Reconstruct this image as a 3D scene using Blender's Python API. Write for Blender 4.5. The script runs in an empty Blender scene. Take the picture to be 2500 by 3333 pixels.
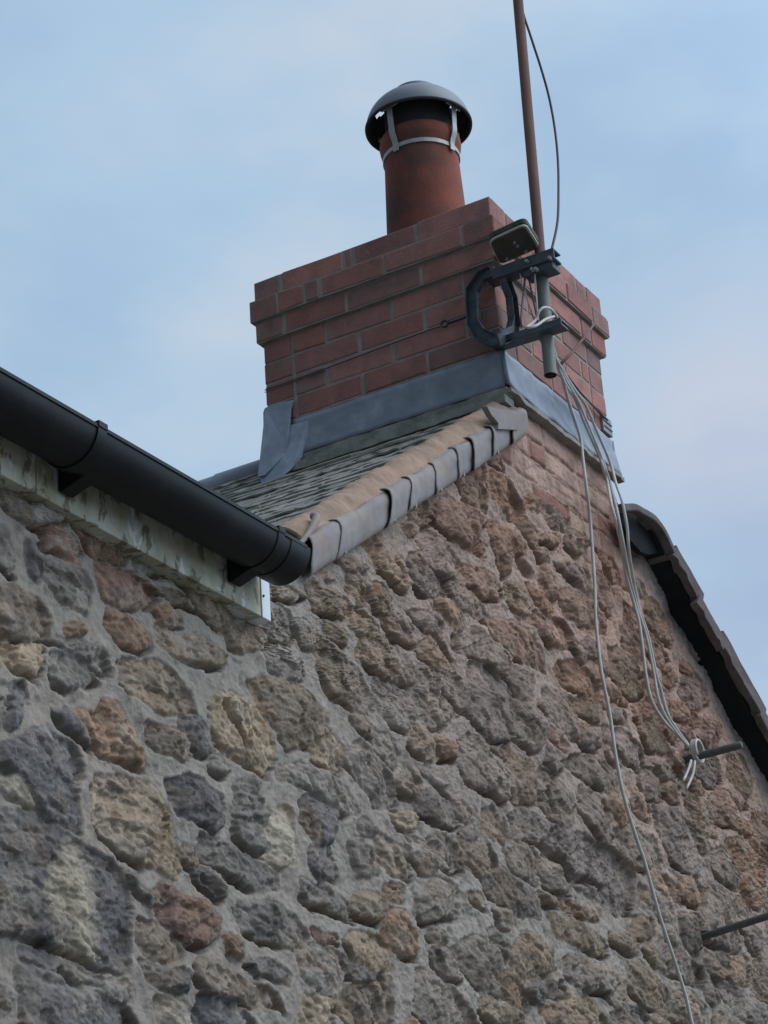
import bpy, bmesh, math, random
import numpy as np
from mathutils import Vector, Matrix

random.seed(7)
rng = np.random.default_rng(11)
scene = bpy.context.scene
COL = scene.collection
R_ = math.radians

# ------------------------------------------------------------------ camera
CAM = np.array([-5.7947, -2.7499, -4.0258])
PITCH, YAW, ROLL, FPX = 0.4366, 1.0674, -0.0731, 7873.36
def cam_basis():
    d = np.array([math.sin(YAW) * math.cos(PITCH), math.cos(YAW) * math.cos(PITCH), math.sin(PITCH)])
    r = np.cross(d, [0, 0, 1.0]); r /= np.linalg.norm(r); u = np.cross(r, d)
    c, s = math.cos(ROLL), math.sin(ROLL)
    return c * r + s * u, -s * r + c * u, d
RT, UP, FW = cam_basis()
cam_data = bpy.data.cameras.new("camera"); cam = bpy.data.objects.new("camera", cam_data); COL.objects.link(cam)
cam_data.sensor_fit = 'VERTICAL'; cam_data.sensor_height = 36.0; cam_data.lens = FPX / 3333.0 * 36.0
cam_data.clip_end = 500; cam_data.clip_start = 0.05
M = Matrix.Identity(4)
for i in range(3):
    M[i][0] = RT[i]; M[i][1] = UP[i]; M[i][2] = -FW[i]; M[i][3] = CAM[i]
cam.matrix_world = M
scene.camera = cam
GROUND = -5.6

# ------------------------------------------------------------------ world and sun
SUN_EL, SUN_AZ = R_(52), R_(165)      # azimuth clockwise from +Y: light comes from in front of the gable
world = bpy.data.worlds.new("World"); scene.world = world; world.use_nodes = True
nt = world.node_tree; nt.nodes.clear()
def N(tree, typ, **kw):
    n = tree.nodes.new(typ)
    for k, v in kw.items():
        setattr(n, k, v)
    return n
out = N(nt, 'ShaderNodeOutputWorld'); bg = N(nt, 'ShaderNodeBackground'); bg.inputs['Strength'].default_value = 0.092
sky = N(nt, 'ShaderNodeTexSky', sky_type='NISHITA'); sky.sun_disc = False
sky.sun_elevation = SUN_EL; sky.sun_rotation = SUN_AZ; sky.air_density = 1.2; sky.dust_density = 2.0
tc = N(nt, 'ShaderNodeTexCoord')
mp = N(nt, 'ShaderNodeMapping'); mp.inputs['Scale'].default_value = (1.0, 1.0, 2.2); mp.inputs['Location'].default_value = (0.35, 0.1, 0.7)
n1 = N(nt, 'ShaderNodeTexNoise'); n1.inputs['Scale'].default_value = 3.4; n1.inputs['Detail'].default_value = 5; n1.inputs['Roughness'].default_value = 0.5; n1.inputs['Distortion'].default_value = 0.25
n2 = N(nt, 'ShaderNodeTexNoise'); n2.inputs['Scale'].default_value = 7.5; n2.inputs['Detail'].default_value = 4; n2.inputs['Roughness'].default_value = 0.5
cr = N(nt, 'ShaderNodeValToRGB')
cr.color_ramp.elements[0].position = 0.40; cr.color_ramp.elements[0].color = (4.05, 5.75, 7.9, 1)
cr.color_ramp.elements[1].position = 0.61; cr.color_ramp.elements[1].color = (6.05, 7.1, 8.4, 1)
e = cr.color_ramp.elements.new(0.5); e.color = (4.85, 6.5, 8.35, 1)
mixn = N(nt, 'ShaderNodeMix', data_type='FLOAT'); mixn.inputs[0].default_value = 0.5
mixs = N(nt, 'ShaderNodeMix', data_type='RGBA'); mixs.inputs[0].default_value = 0.95
L = nt.links.new
L(tc.outputs['Generated'], mp.inputs['Vector']); L(mp.outputs['Vector'], n1.inputs['Vector']); L(mp.outputs['Vector'], n2.inputs['Vector'])
L(n1.outputs['Fac'], mixn.inputs[2]); L(n2.outputs['Fac'], mixn.inputs[3]); L(mixn.outputs[0], cr.inputs['Fac'])
def toward(u, v, a, b, col, amt, prev):
    d0 = FW + ((u - 1250) / FPX) * RT - ((v - 1666.5) / FPX) * UP; d0 = d0 / np.linalg.norm(d0)
    dn = N(nt, 'ShaderNodeVectorMath', operation='DISTANCE'); dn.inputs[1].default_value = tuple(d0); L(tc.outputs['Generated'], dn.inputs[0])
    ad = N(nt, 'ShaderNodeMath', operation='MULTIPLY_ADD'); ad.inputs[1].default_value = .16; ad.inputs[2].default_value = -.08; L(n2.outputs['Fac'], ad.inputs[0])
    sm = N(nt, 'ShaderNodeMath', operation='ADD'); L(dn.outputs['Value'], sm.inputs[0]); L(ad.outputs[0], sm.inputs[1])
    m = N(nt, 'ShaderNodeMapRange', interpolation_type='SMOOTHSTEP'); m.inputs[1].default_value = a; m.inputs[2].default_value = b; m.inputs[3].default_value = amt; m.inputs[4].default_value = 0; L(sm.outputs[0], m.inputs[0])
    x = N(nt, 'ShaderNodeMix', data_type='RGBA'); L(m.outputs[0], x.inputs[0]); L(prev, x.inputs[6]); x.inputs[7].default_value = (*col, 1); return x.outputs[2]
cl = toward(2350, 1400, .0, .085, (6.9, 7.2, 8.3), .7, cr.outputs['Color'])
cl = toward(2450, 2000, .0, .085, (4.2, 5.4, 7.5), .8, cl)
cl = toward(600, 250, .0, .10, (4.5, 6.5, 8.7), .6, cl)
L(sky.outputs[0], mixs.inputs[6]); L(cl, mixs.inputs[7])
# evening sky: unseen part brightened before the gable, dimmed at far left, shaping the light
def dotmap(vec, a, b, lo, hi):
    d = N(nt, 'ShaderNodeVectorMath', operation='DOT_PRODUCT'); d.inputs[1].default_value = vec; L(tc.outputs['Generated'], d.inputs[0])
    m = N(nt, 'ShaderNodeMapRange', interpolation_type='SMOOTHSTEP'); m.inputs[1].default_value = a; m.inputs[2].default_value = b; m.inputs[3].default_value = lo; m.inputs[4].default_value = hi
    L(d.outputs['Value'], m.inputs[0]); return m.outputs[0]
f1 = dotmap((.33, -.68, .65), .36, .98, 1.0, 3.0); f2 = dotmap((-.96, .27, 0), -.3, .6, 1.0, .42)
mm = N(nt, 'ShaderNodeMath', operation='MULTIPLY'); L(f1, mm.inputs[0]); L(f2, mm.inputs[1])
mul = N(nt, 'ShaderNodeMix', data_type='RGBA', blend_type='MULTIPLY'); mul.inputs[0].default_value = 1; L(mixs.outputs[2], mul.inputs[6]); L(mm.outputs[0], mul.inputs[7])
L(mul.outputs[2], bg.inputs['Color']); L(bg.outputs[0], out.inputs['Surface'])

sl = bpy.data.lights.new("sun", 'SUN'); sun = bpy.data.objects.new("sun", sl); COL.objects.link(sun)
sl.energy = 1.15; sl.angle = R_(45); sl.color = (1.0, 0.9, 0.8)
sdir = Vector((math.sin(SUN_AZ) * math.cos(SUN_EL), math.cos(SUN_AZ) * math.cos(SUN_EL), math.sin(SUN_EL)))
sun.rotation_euler = sdir.to_track_quat('Z', 'Y').to_euler(); sun.location = (-2, -10, 10)
scene.view_settings.view_transform = 'Standard'; scene.view_settings.look = 'None'
scene.view_settings.exposure = 0.0; scene.view_settings.gamma = 1.0
scene.render.engine = 'CYCLES'

# ------------------------------------------------------------------ measuring helpers: photo pixel -> point on a real plane
def ray(u, v):
    d = ((u - 1250.0) / FPX) * RT - ((v - 1666.5) / FPX) * UP + FW
    return d / np.linalg.norm(d)
def onpl(u, v, n, c):
    d = ray(u, v); n = np.asarray(n, float)
    return CAM + d * ((c - CAM @ n) / (d @ n))
def PY(u, v, y=0.0): return onpl(u, v, (0, 1, 0), y)
def PX(u, v, x=0.0): return onpl(u, v, (1, 0, 0), x)
def PZ(u, v, z=0.0): return onpl(u, v, (0, 0, 1), z)
def PIX(p):
    q = np.asarray(p, float) - CAM; return 1250.0 + FPX * (q @ RT) / (q @ FW), 1666.5 - FPX * (q @ UP) / (q @ FW)
W, D = 0.755, 0.838                   # chimney plan
ZF, ZB = -0.536, -0.665               # lead flashing top and bottom
TH = R_(34.76)                        # slope of the slate side
NL = np.array([-math.sin(TH), 0, math.cos(TH)]); V0 = np.array([-1.112, 0, -1.584])
def lslope(x, y, off): # point on the slate slope
    return np.array([x, y, V0[2] + (x - V0[0]) * math.tan(TH) + off / math.cos(TH)])

# ------------------------------------------------------------------ noise
def hash2(ix, iy, seed):
    h = (ix.astype(np.int64) * 374761393 + iy.astype(np.int64) * 668265263 + seed * 974634777) & 0xFFFFFFFF
    h = ((h ^ (h >> 13)) * 1274126177) & 0xFFFFFFFF
    h = ((h ^ (h >> 15)) * 2246822519) & 0xFFFFFFFF
    return ((h ^ (h >> 16)) & 0xFFFFFF) / float(0xFFFFFF)
def vnoise(x, y, seed):
    ix = np.floor(x); iy = np.floor(y); fx = x - ix; fy = y - iy
    fx = fx * fx * fx * (fx * (fx * 6 - 15) + 10); fy = fy * fy * fy * (fy * (fy * 6 - 15) + 10)
    a = hash2(ix, iy, seed); b = hash2(ix + 1, iy, seed); c = hash2(ix, iy + 1, seed); d = hash2(ix + 1, iy + 1, seed)
    return (a + (b - a) * fx + (c - a) * fy + (a - b - c + d) * fx * fy) * 2 - 1
def fbm(x, y, f, octv, seed, gain=0.5, ridged=False):
    s = np.zeros_like(x); a = 1.0; t = 0.0
    for o in range(octv):
        c, sn = math.cos(0.7 * o + seed), math.sin(0.7 * o + seed)
        n = vnoise((x * c - y * sn) * f, (x * sn + y * c) * f, seed * 17 + o)
        if ridged: n = 1 - 2 * np.abs(n)
        s += a * n; t += a; a *= gain; f *= 2.03
    return s / t
def chips(x, y, f, seed):          # broken facets: every small cell is a flat face with its own tilt
    xs_, ys_ = x * f, y * f; ix, iy = np.floor(xs_), np.floor(ys_); bd = np.full(x.shape, 99.0); hh = np.zeros(x.shape); cc = np.zeros(x.shape)
    for di in (-1, 0, 1):
        for dj in (-1, 0, 1):
            cx, cy = ix + di, iy + dj; ox = xs_ - cx - hash2(cx, cy, seed); oy = ys_ - cy - hash2(cx, cy, seed + 1)
            d2 = ox * ox + oy * oy; k = d2 < bd
            h_ = ox * (hash2(cx, cy, seed + 2) * 2 - 1) + oy * (hash2(cx, cy, seed + 3) * 2 - 1) + .5 * (hash2(cx, cy, seed + 4) - .5)
            bd[k] = d2[k]; hh[k] = h_[k]; cc[k] = hash2(cx, cy, seed + 5)[k]
    return hh, cc
def n1d(x, f, seed, octv=3):
    x = np.atleast_1d(np.asarray(x, float)); return fbm(x, np.zeros_like(x) + 0.37, f, octv, seed)

# ------------------------------------------------------------------ mesh builder
class MB:
    def __init__(self): self.v = []; self.f = []; self.m = []; self.c = []; self.cur = (1, 1, 1); self.mi = 0
    def vert(self, p): self.v.append((float(p[0]), float(p[1]), float(p[2]))); self.c.append(self.cur); return len(self.v) - 1
    def face(self, idx): self.f.append(tuple(idx)); self.m.append(self.mi)
    def hexa(self, p):   # 8 points: bottom 4 ring, top 4 ring
        i = [self.vert(q) for q in p]
        for q in ((0, 3, 2, 1), (4, 5, 6, 7), (0, 1, 5, 4), (1, 2, 6, 5), (2, 3, 7, 6), (3, 0, 4, 7)): self.face([i[k] for k in q])
    def box(self, lo, hi):
        x0, y0, z0 = lo; x1, y1, z1 = hi
        self.hexa([(x0, y0, z0), (x1, y0, z0), (x1, y1, z0), (x0, y1, z0), (x0, y0, z1), (x1, y0, z1), (x1, y1, z1), (x0, y1, z1)])
    def obox(self, o, a, b, c):  # oriented box from corner
        o, a, b, c = map(np.asarray, (o, a, b, c))
        self.hexa([o, o + a, o + a + b, o + b, o + c, o + a + c, o + a + b + c, o + b + c])
    def tube(self, path, r, n=10, smooth=0, cap=True):
        P = [np.asarray(p, float) for p in path]
        if smooth: P = catmull(P, smooth)
        rr = r if hasattr(r, '__len__') else [r] * len(P)
        if len(rr) != len(P): rr = list(np.interp(np.linspace(0, 1, len(P)), np.linspace(0, 1, len(rr)), rr))
        t0 = P[1] - P[0]; t0 /= np.linalg.norm(t0)
        ref = np.array([0, 0, 1.0]) if abs(t0[2]) < .9 else np.array([1.0, 0, 0])
        u = np.cross(t0, ref); u /= np.linalg.norm(u); rings = []
        for i, p in enumerate(P):
            t = P[min(i + 1, len(P) - 1)] - P[max(i - 1, 0)]; t /= np.linalg.norm(t) + 1e-12
            u = u - t * (u @ t); u /= np.linalg.norm(u) + 1e-12; w = np.cross(t, u)
            rings.append([self.vert(p + rr[i] * (math.cos(2 * math.pi * k / n) * u + math.sin(2 * math.pi * k / n) * w)) for k in range(n)])
        for a, b in zip(rings, rings[1:]):
            for k in range(n): self.face((a[k], a[(k + 1) % n], b[(k + 1) % n], b[k]))
        if cap: self.face(rings[0][::-1]); self.face(rings[-1])
    def lathe(self, cx, cy, prof, n=48, close=False):
        rings = [[self.vert((cx + r * math.cos(2 * math.pi * k / n), cy + r * math.sin(2 * math.pi * k / n), z)) for k in range(n)] for r, z in prof]
        pairs = list(zip(rings, rings[1:])) + ([(rings[-1], rings[0])] if close else [])
        for a, b in pairs:
            for k in range(n): self.face((a[k], a[(k + 1) % n], b[(k + 1) % n], b[k]))
    def grid(self, fn, nu, nv):
        idx = [[self.vert(fn(i / nu, j / nv)) for j in range(nv + 1)] for i in range(nu + 1)]
        for i in range(nu):
            for j in range(nv): self.face((idx[i][j], idx[i + 1][j], idx[i + 1][j + 1], idx[i][j + 1]))
    def prism(self, pts, off):  # polygon pts (3D) extruded by vector off
        off = np.asarray(off, float); a = [self.vert(p) for p in pts]; b = [self.vert(np.asarray(p) + off) for p in pts]; n = len(pts)
        self.face(a[::-1]); self.face(b)
        for k in range(n): self.face((a[k], a[(k + 1) % n], b[(k + 1) % n], b[k]))
    def build(self, name, mats, parent=None, smooth=False, bevel=0, solid=0, ang=None):
        me = bpy.data.meshes.new(name); me.from_pydata(self.v, [], self.f)
        mats = mats if isinstance(mats, (list, tuple)) else [mats]
        for m in mats: me.materials.append(m)
        me.polygons.foreach_set('material_index', self.m)
        ca = me.color_attributes.new('tint', 'FLOAT_COLOR', 'POINT')
        ca.data.foreach_set('color', np.hstack([np.array(self.c, float), np.ones((len(self.c), 1))]).ravel())
        bm = bmesh.new(); bm.from_mesh(me); bmesh.ops.recalc_face_normals(bm, faces=bm.faces); bm.to_mesh(me); bm.free()
        if smooth or ang:
            me.polygons.foreach_set('use_smooth', [True] * len(me.polygons))
        o = bpy.data.objects.new(name, me); COL.objects.link(o)
        if ang:
            bm = bmesh.new(); bm.from_mesh(me)
            for ed in bm.edges:
                if len(ed.link_faces) == 2 and ed.calc_face_angle(0) > R_(ang): ed.smooth = False
            bm.to_mesh(me); bm.free()
        if solid:
            s = o.modifiers.new('thick', 'SOLIDIFY'); s.thickness = solid; s.offset = 0
        if bevel:
            b = o.modifiers.new('bevel', 'BEVEL'); b.width = bevel; b.segments = 2; b.limit_method = 'ANGLE'; b.angle_limit = R_(40)
        if parent: o.parent = parent; o.matrix_parent_inverse = parent.matrix_basis.inverted()
        return o
def catmull(P, k):
    P = [2 * P[0] - P[1]] + list(P) + [2 * P[-1] - P[-2]]; o = []
    for i in range(1, len(P) - 2):
        for t in np.linspace(0, 1, k, endpoint=False):
            a, b, c, d = P[i - 1:i + 3]
            o.append(.5 * (2 * b + (c - a) * t + (2 * a - 5 * b + 4 * c - d) * t * t + (3 * b - a - 3 * c + d) * t ** 3))
    o.append(P[-2]); return o
def thing(name, label, cat, loc=(0, 0, 0), group=None):
    o = bpy.data.objects.new(name, None); COL.objects.link(o); o.location = loc; o['label'] = label; o['category'] = cat
    o.empty_display_size = .1
    if group: o['group'] = group
    return o
def tag(o, label, cat, group=None):
    o['label'] = label; o['category'] = cat
    if group: o['group'] = group
    return o

# ------------------------------------------------------------------ materials
def mat(name, color=None, rough=.8, metal=0, tint=None, var=.25, vscale=6, bump=.3, bscale=60, second=None, sfac=(.45, .65), sscale=8, spec=.4, bdist=.004, stretch=None):
    m = bpy.data.materials.new(name); m.use_nodes = True; t = m.node_tree; b = t.nodes['Principled BSDF']
    b.inputs['Roughness'].default_value = rough; b.inputs['Metallic'].default_value = metal; b.inputs['Specular IOR Level'].default_value = spec
    tcn = N(t, 'ShaderNodeTexCoord'); lk = t.links.new
    src = tcn.outputs['Object']
    if stretch:
        mpn = N(t, 'ShaderNodeMapping'); mpn.inputs['Scale'].default_value = stretch; lk(src, mpn.inputs['Vector']); src = mpn.outputs['Vector']
    nz = N(t, 'ShaderNodeTexNoise'); nz.inputs['Scale'].default_value = vscale; nz.inputs['Detail'].default_value = 8; nz.inputs['Roughness'].default_value = .62
    lk(src, nz.inputs['Vector'])
    if color is None:
        at = N(t, 'ShaderNodeVertexColor'); at.layer_name = 'tint'; base = at.outputs['Color']
    else:
        rgb = N(t, 'ShaderNodeRGB'); rgb.outputs[0].default_value = (*color, 1); base = rgb.outputs[0]
    if second:
        nz2 = N(t, 'ShaderNodeTexNoise'); nz2.inputs['Scale'].default_value = sscale; nz2.inputs['Detail'].default_value = 9; nz2.inputs['Roughness'].default_value = .6; lk(src, nz2.inputs['Vector'])
        mr = N(t, 'ShaderNodeMapRange'); mr.inputs[1].default_value = sfac[0]; mr.inputs[2].default_value = sfac[1]; lk(nz2.outputs['Fac'], mr.inputs[0])
        mx = N(t, 'ShaderNodeMix', data_type='RGBA'); lk(mr.outputs[0], mx.inputs[0]); lk(base, mx.inputs[6]); mx.inputs[7].default_value = (*second, 1); base = mx.outputs[2]
    mr = N(t, 'ShaderNodeMapRange'); mr.inputs[1].default_value = .25; mr.inputs[2].default_value = .75; mr.inputs[3].default_value = 1 - var; mr.inputs[4].default_value = 1 + var
    lk(nz.outputs['Fac'], mr.inputs[0])
    mu = N(t, 'ShaderNodeMix', data_type='RGBA', blend_type='MULTIPLY'); mu.inputs[0].default_value = 1; lk(base, mu.inputs[6]); lk(mr.outputs[0], mu.inputs[7])
    lk(mu.outputs[2], b.inputs['Base Color'])
    if bump:
        bn = N(t, 'ShaderNodeTexNoise'); bn.inputs['Scale'].default_value = bscale; bn.inputs['Detail'].default_value = 6; lk(src, bn.inputs['Vector'])
        bp = N(t, 'ShaderNodeBump'); bp.inputs['Strength'].default_value = bump; bp.inputs['Distance'].default_value = bdist; lk(bn.outputs['Fac'], bp.inputs['Height']); lk(bp.outputs[0], b.inputs['Normal'])
    return m
m_stone = mat('rubble_stone', None, .92, var=.22, vscale=45, bump=.7, bscale=130, bdist=.004, spec=.2)
m_brick = mat('red_brick', None, .85, var=.22, vscale=14, bump=.45, bscale=120, second=(.13, .095, .085), sfac=(.5, .78), sscale=9, spec=.25)
m_mortar = mat('brick_mortar', (.275, .25, .22), .95, var=.3, vscale=18, bump=.5, bscale=120, spec=.2)
m_lead = mat('lead_sheet', (.19, .215, .26), .55, var=.28, vscale=9, bump=.7, bscale=22, second=(.28, .31, .35), sfac=(.52, .78), sscale=11, spec=.5)
m_lead2 = mat('lead_lit', (.235, .28, .345), .5, var=.3, vscale=10, bump=.9, bscale=16, second=(.36, .41, .47), sfac=(.5, .72), sscale=13)  # paler lead: light caught by the outward bend is put into the colour
m_leadv = mat('verge_lead', (.23, .20, .19), .7, var=.22, vscale=12, bump=.3, bscale=40, second=(.27, .20, .145), sfac=(.5, .72), sscale=9, spec=.4)
m_slate = mat('roof_slate', None, .85, var=.4, vscale=16, bump=.6, bscale=50, second=(.15, .15, .13), sfac=(.48, .75), sscale=14, spec=.3, bdist=.006)
m_vmort = mat('verge_mortar', (.33, .228, .17), .95, var=.25, vscale=14, bump=.8, bscale=60, second=(.25, .19, .14), sfac=(.5, .8), sscale=6, spec=.15)
m_pot = mat('terracotta', (.25, .068, .045), .8, var=.25, vscale=5, bump=.25, bscale=60, second=(.08, .045, .035), sfac=(.42, .68), sscale=3.2, spec=.25)
m_cowl = mat('cowl_metal', (.17, .185, .21), .55, .2, var=.12, vscale=8, bump=.1, spec=.5)
m_cowlin = mat('cowl_soot', (.03, .03, .033), .8, var=.2, bump=.1)
m_strap = mat('galvanised_strap', (.36, .36, .36), .5, .3, var=.25, vscale=30, second=(.2, .12, .08), sfac=(.62, .75), sscale=30)
m_black = mat('black_gutter_plastic', (.007, .0075, .008), .5, var=.25, vscale=9, bump=.08, bscale=40, second=(.02, .02, .018), sfac=(.5, .75), sscale=7, spec=.2)
m_fascia = mat('mossy_fascia', (.42, .405, .325), .75, var=.18, vscale=10, bump=.2, bscale=40, spec=.3)
m_trim = mat('white_trim', (.62, .64, .68), .5, var=.07, vscale=15, bump=.05)
m_tile = mat('verge_tile_clay', (.12, .105, .10), .9, var=.3, vscale=18, bump=.5, bscale=70, second=(.15, .075, .07), sfac=(.55, .7), sscale=14, spec=.2)
m_under = mat('undercloak_board', (.018, .019, .020), .9, var=.3, vscale=12, bump=.3, spec=.15)  # near black; also fills the painted shade under the first tile
m_iron = mat('dark_bracket_iron', (.075, .083, .096), .55, .3, var=.35, vscale=25, bump=.25, bscale=60, second=(.10, .11, .125), sfac=(.5, .75), sscale=16)
m_rust = mat('rusted_mast', (.16, .085, .07), .8, .1, var=.25, vscale=20, bump=.25, bscale=90, stretch=(1, 1, .3))
m_galv = mat('weathered_galvanised', (.17, .175, .16), .6, .3, var=.3, vscale=16, bump=.2, bscale=60, second=(.18, .12, .09), sfac=(.55, .75), sscale=10, stretch=(1, 1, .4))
m_hole = mat('tube_inside', (.006, .006, .006), .9, bump=0)
m_cable = mat('white_cable', (.45, .43, .395), .55, var=.2, vscale=25, bump=.1)
m_cabled = mat('brown_cable', (.10, .075, .08), .6, var=.2, bump=.1)
m_wire = mat('lashing_wire', (.05, .045, .045), .6, .4, var=.2, bump=.1)
m_box = mat('box_cream', (.55, .53, .44), .6, var=.2, vscale=20, bump=.1)
m_boxu = mat('box_underside', (.06, .06, .048), .75, var=.5, vscale=18, bump=.2, second=(.075, .075, .05), sfac=(.52, .72), sscale=14)
m_peg = mat('iron_peg', (.10, .10, .092), .85, .1, var=.3, vscale=40, bump=.5, bscale=90)
m_ground = mat('ground_gravel', (.17, .165, .155), .95, var=.3, vscale=3, bump=.4, bscale=30)
m_plate = mat('lead_corner_plate', (.24, .25, .26), .6, .2, var=.2, bump=.2)

# moss on the fascia: streaky green-brown dirt of its own shape
def moss(m):
    t = m.node_tree; b = t.nodes['Principled BSDF']; lk = t.links.new
    old = b.inputs['Base Color'].links[0].from_socket
    tcn = N(t, 'ShaderNodeTexCoord'); mpn = N(t, 'ShaderNodeMapping'); mpn.inputs['Scale'].default_value = (1.0, 1, .55); lk(tcn.outputs['Object'], mpn.inputs['Vector'])
    for sc, lo, hi, colr, sd in ((11, .42, .62, (.27, .255, .15), 0), (34, .53, .58, (.135, .125, .08), 3.3), (12, .59, .61, (.55, .56, .54), 7.7)):
        nz = N(t, 'ShaderNodeTexNoise'); nz.inputs['Scale'].default_value = sc; nz.inputs['Detail'].default_value = 9; nz.inputs['Roughness'].default_value = .6; nz.inputs['Distortion'].default_value = .4
        ad = N(t, 'ShaderNodeVectorMath', operation='ADD'); ad.inputs[1].default_value = (sd, sd, sd); lk(mpn.outputs[0], ad.inputs[0]); lk(ad.outputs[0], nz.inputs['Vector'])
        mr = N(t, 'ShaderNodeMapRange'); mr.inputs[1].default_value = lo; mr.inputs[2].default_value = hi; mr.inputs[4].default_value = .88; lk(nz.outputs['Fac'], mr.inputs[0])
        mx = N(t, 'ShaderNodeMix', data_type='RGBA'); lk(mr.outputs[0], mx.inputs[0]); lk(old, mx.inputs[6]); mx.inputs[7].default_value = (*colr, 1); old = mx.outputs[2]
    lk(old, b.inputs['Base Color'])
moss(m_fascia)
def limescale(m):      # pale cement smears and runs left on the bricks
    t = m.node_tree; b = t.nodes['Principled BSDF']; lk = t.links.new; old = b.inputs['Base Color'].links[0].from_socket
    tcn = N(t, 'ShaderNodeTexCoord'); mpn = N(t, 'ShaderNodeMapping'); mpn.inputs['Scale'].default_value = (1, 1, .45); lk(tcn.outputs['Object'], mpn.inputs['Vector'])
    nz = N(t, 'ShaderNodeTexNoise'); nz.inputs['Scale'].default_value = 38; nz.inputs['Detail'].default_value = 5; nz.inputs['Roughness'].default_value = .65; lk(mpn.outputs[0], nz.inputs['Vector'])
    mr = N(t, 'ShaderNodeMapRange'); mr.inputs[1].default_value = .64; mr.inputs[2].default_value = .76; mr.inputs[4].default_value = .65; lk(nz.outputs['Fac'], mr.inputs[0])
    mx = N(t, 'ShaderNodeMix', data_type='RGBA'); lk(mr.outputs[0], mx.inputs[0]); lk(old, mx.inputs[6]); mx.inputs[7].default_value = (.36, .33, .31, 1); lk(mx.outputs[2], b.inputs['Base Color'])
limescale(m_brick)

# ------------------------------------------------------------------ ground
mb = MB(); mb.grid(lambda a, b: ((a - .5) * 300, (b - .5) * 300, GROUND), 10, 10)
g = mb.build('ground', m_ground); g['kind'] = 'structure'

# ================================================================== COTTAGE
cottage = thing('cottage', 'rubble stone cottage gable with slate roof, mossy fascia and red brick chimney', 'house', (0.4, 0, GROUND))

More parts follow.
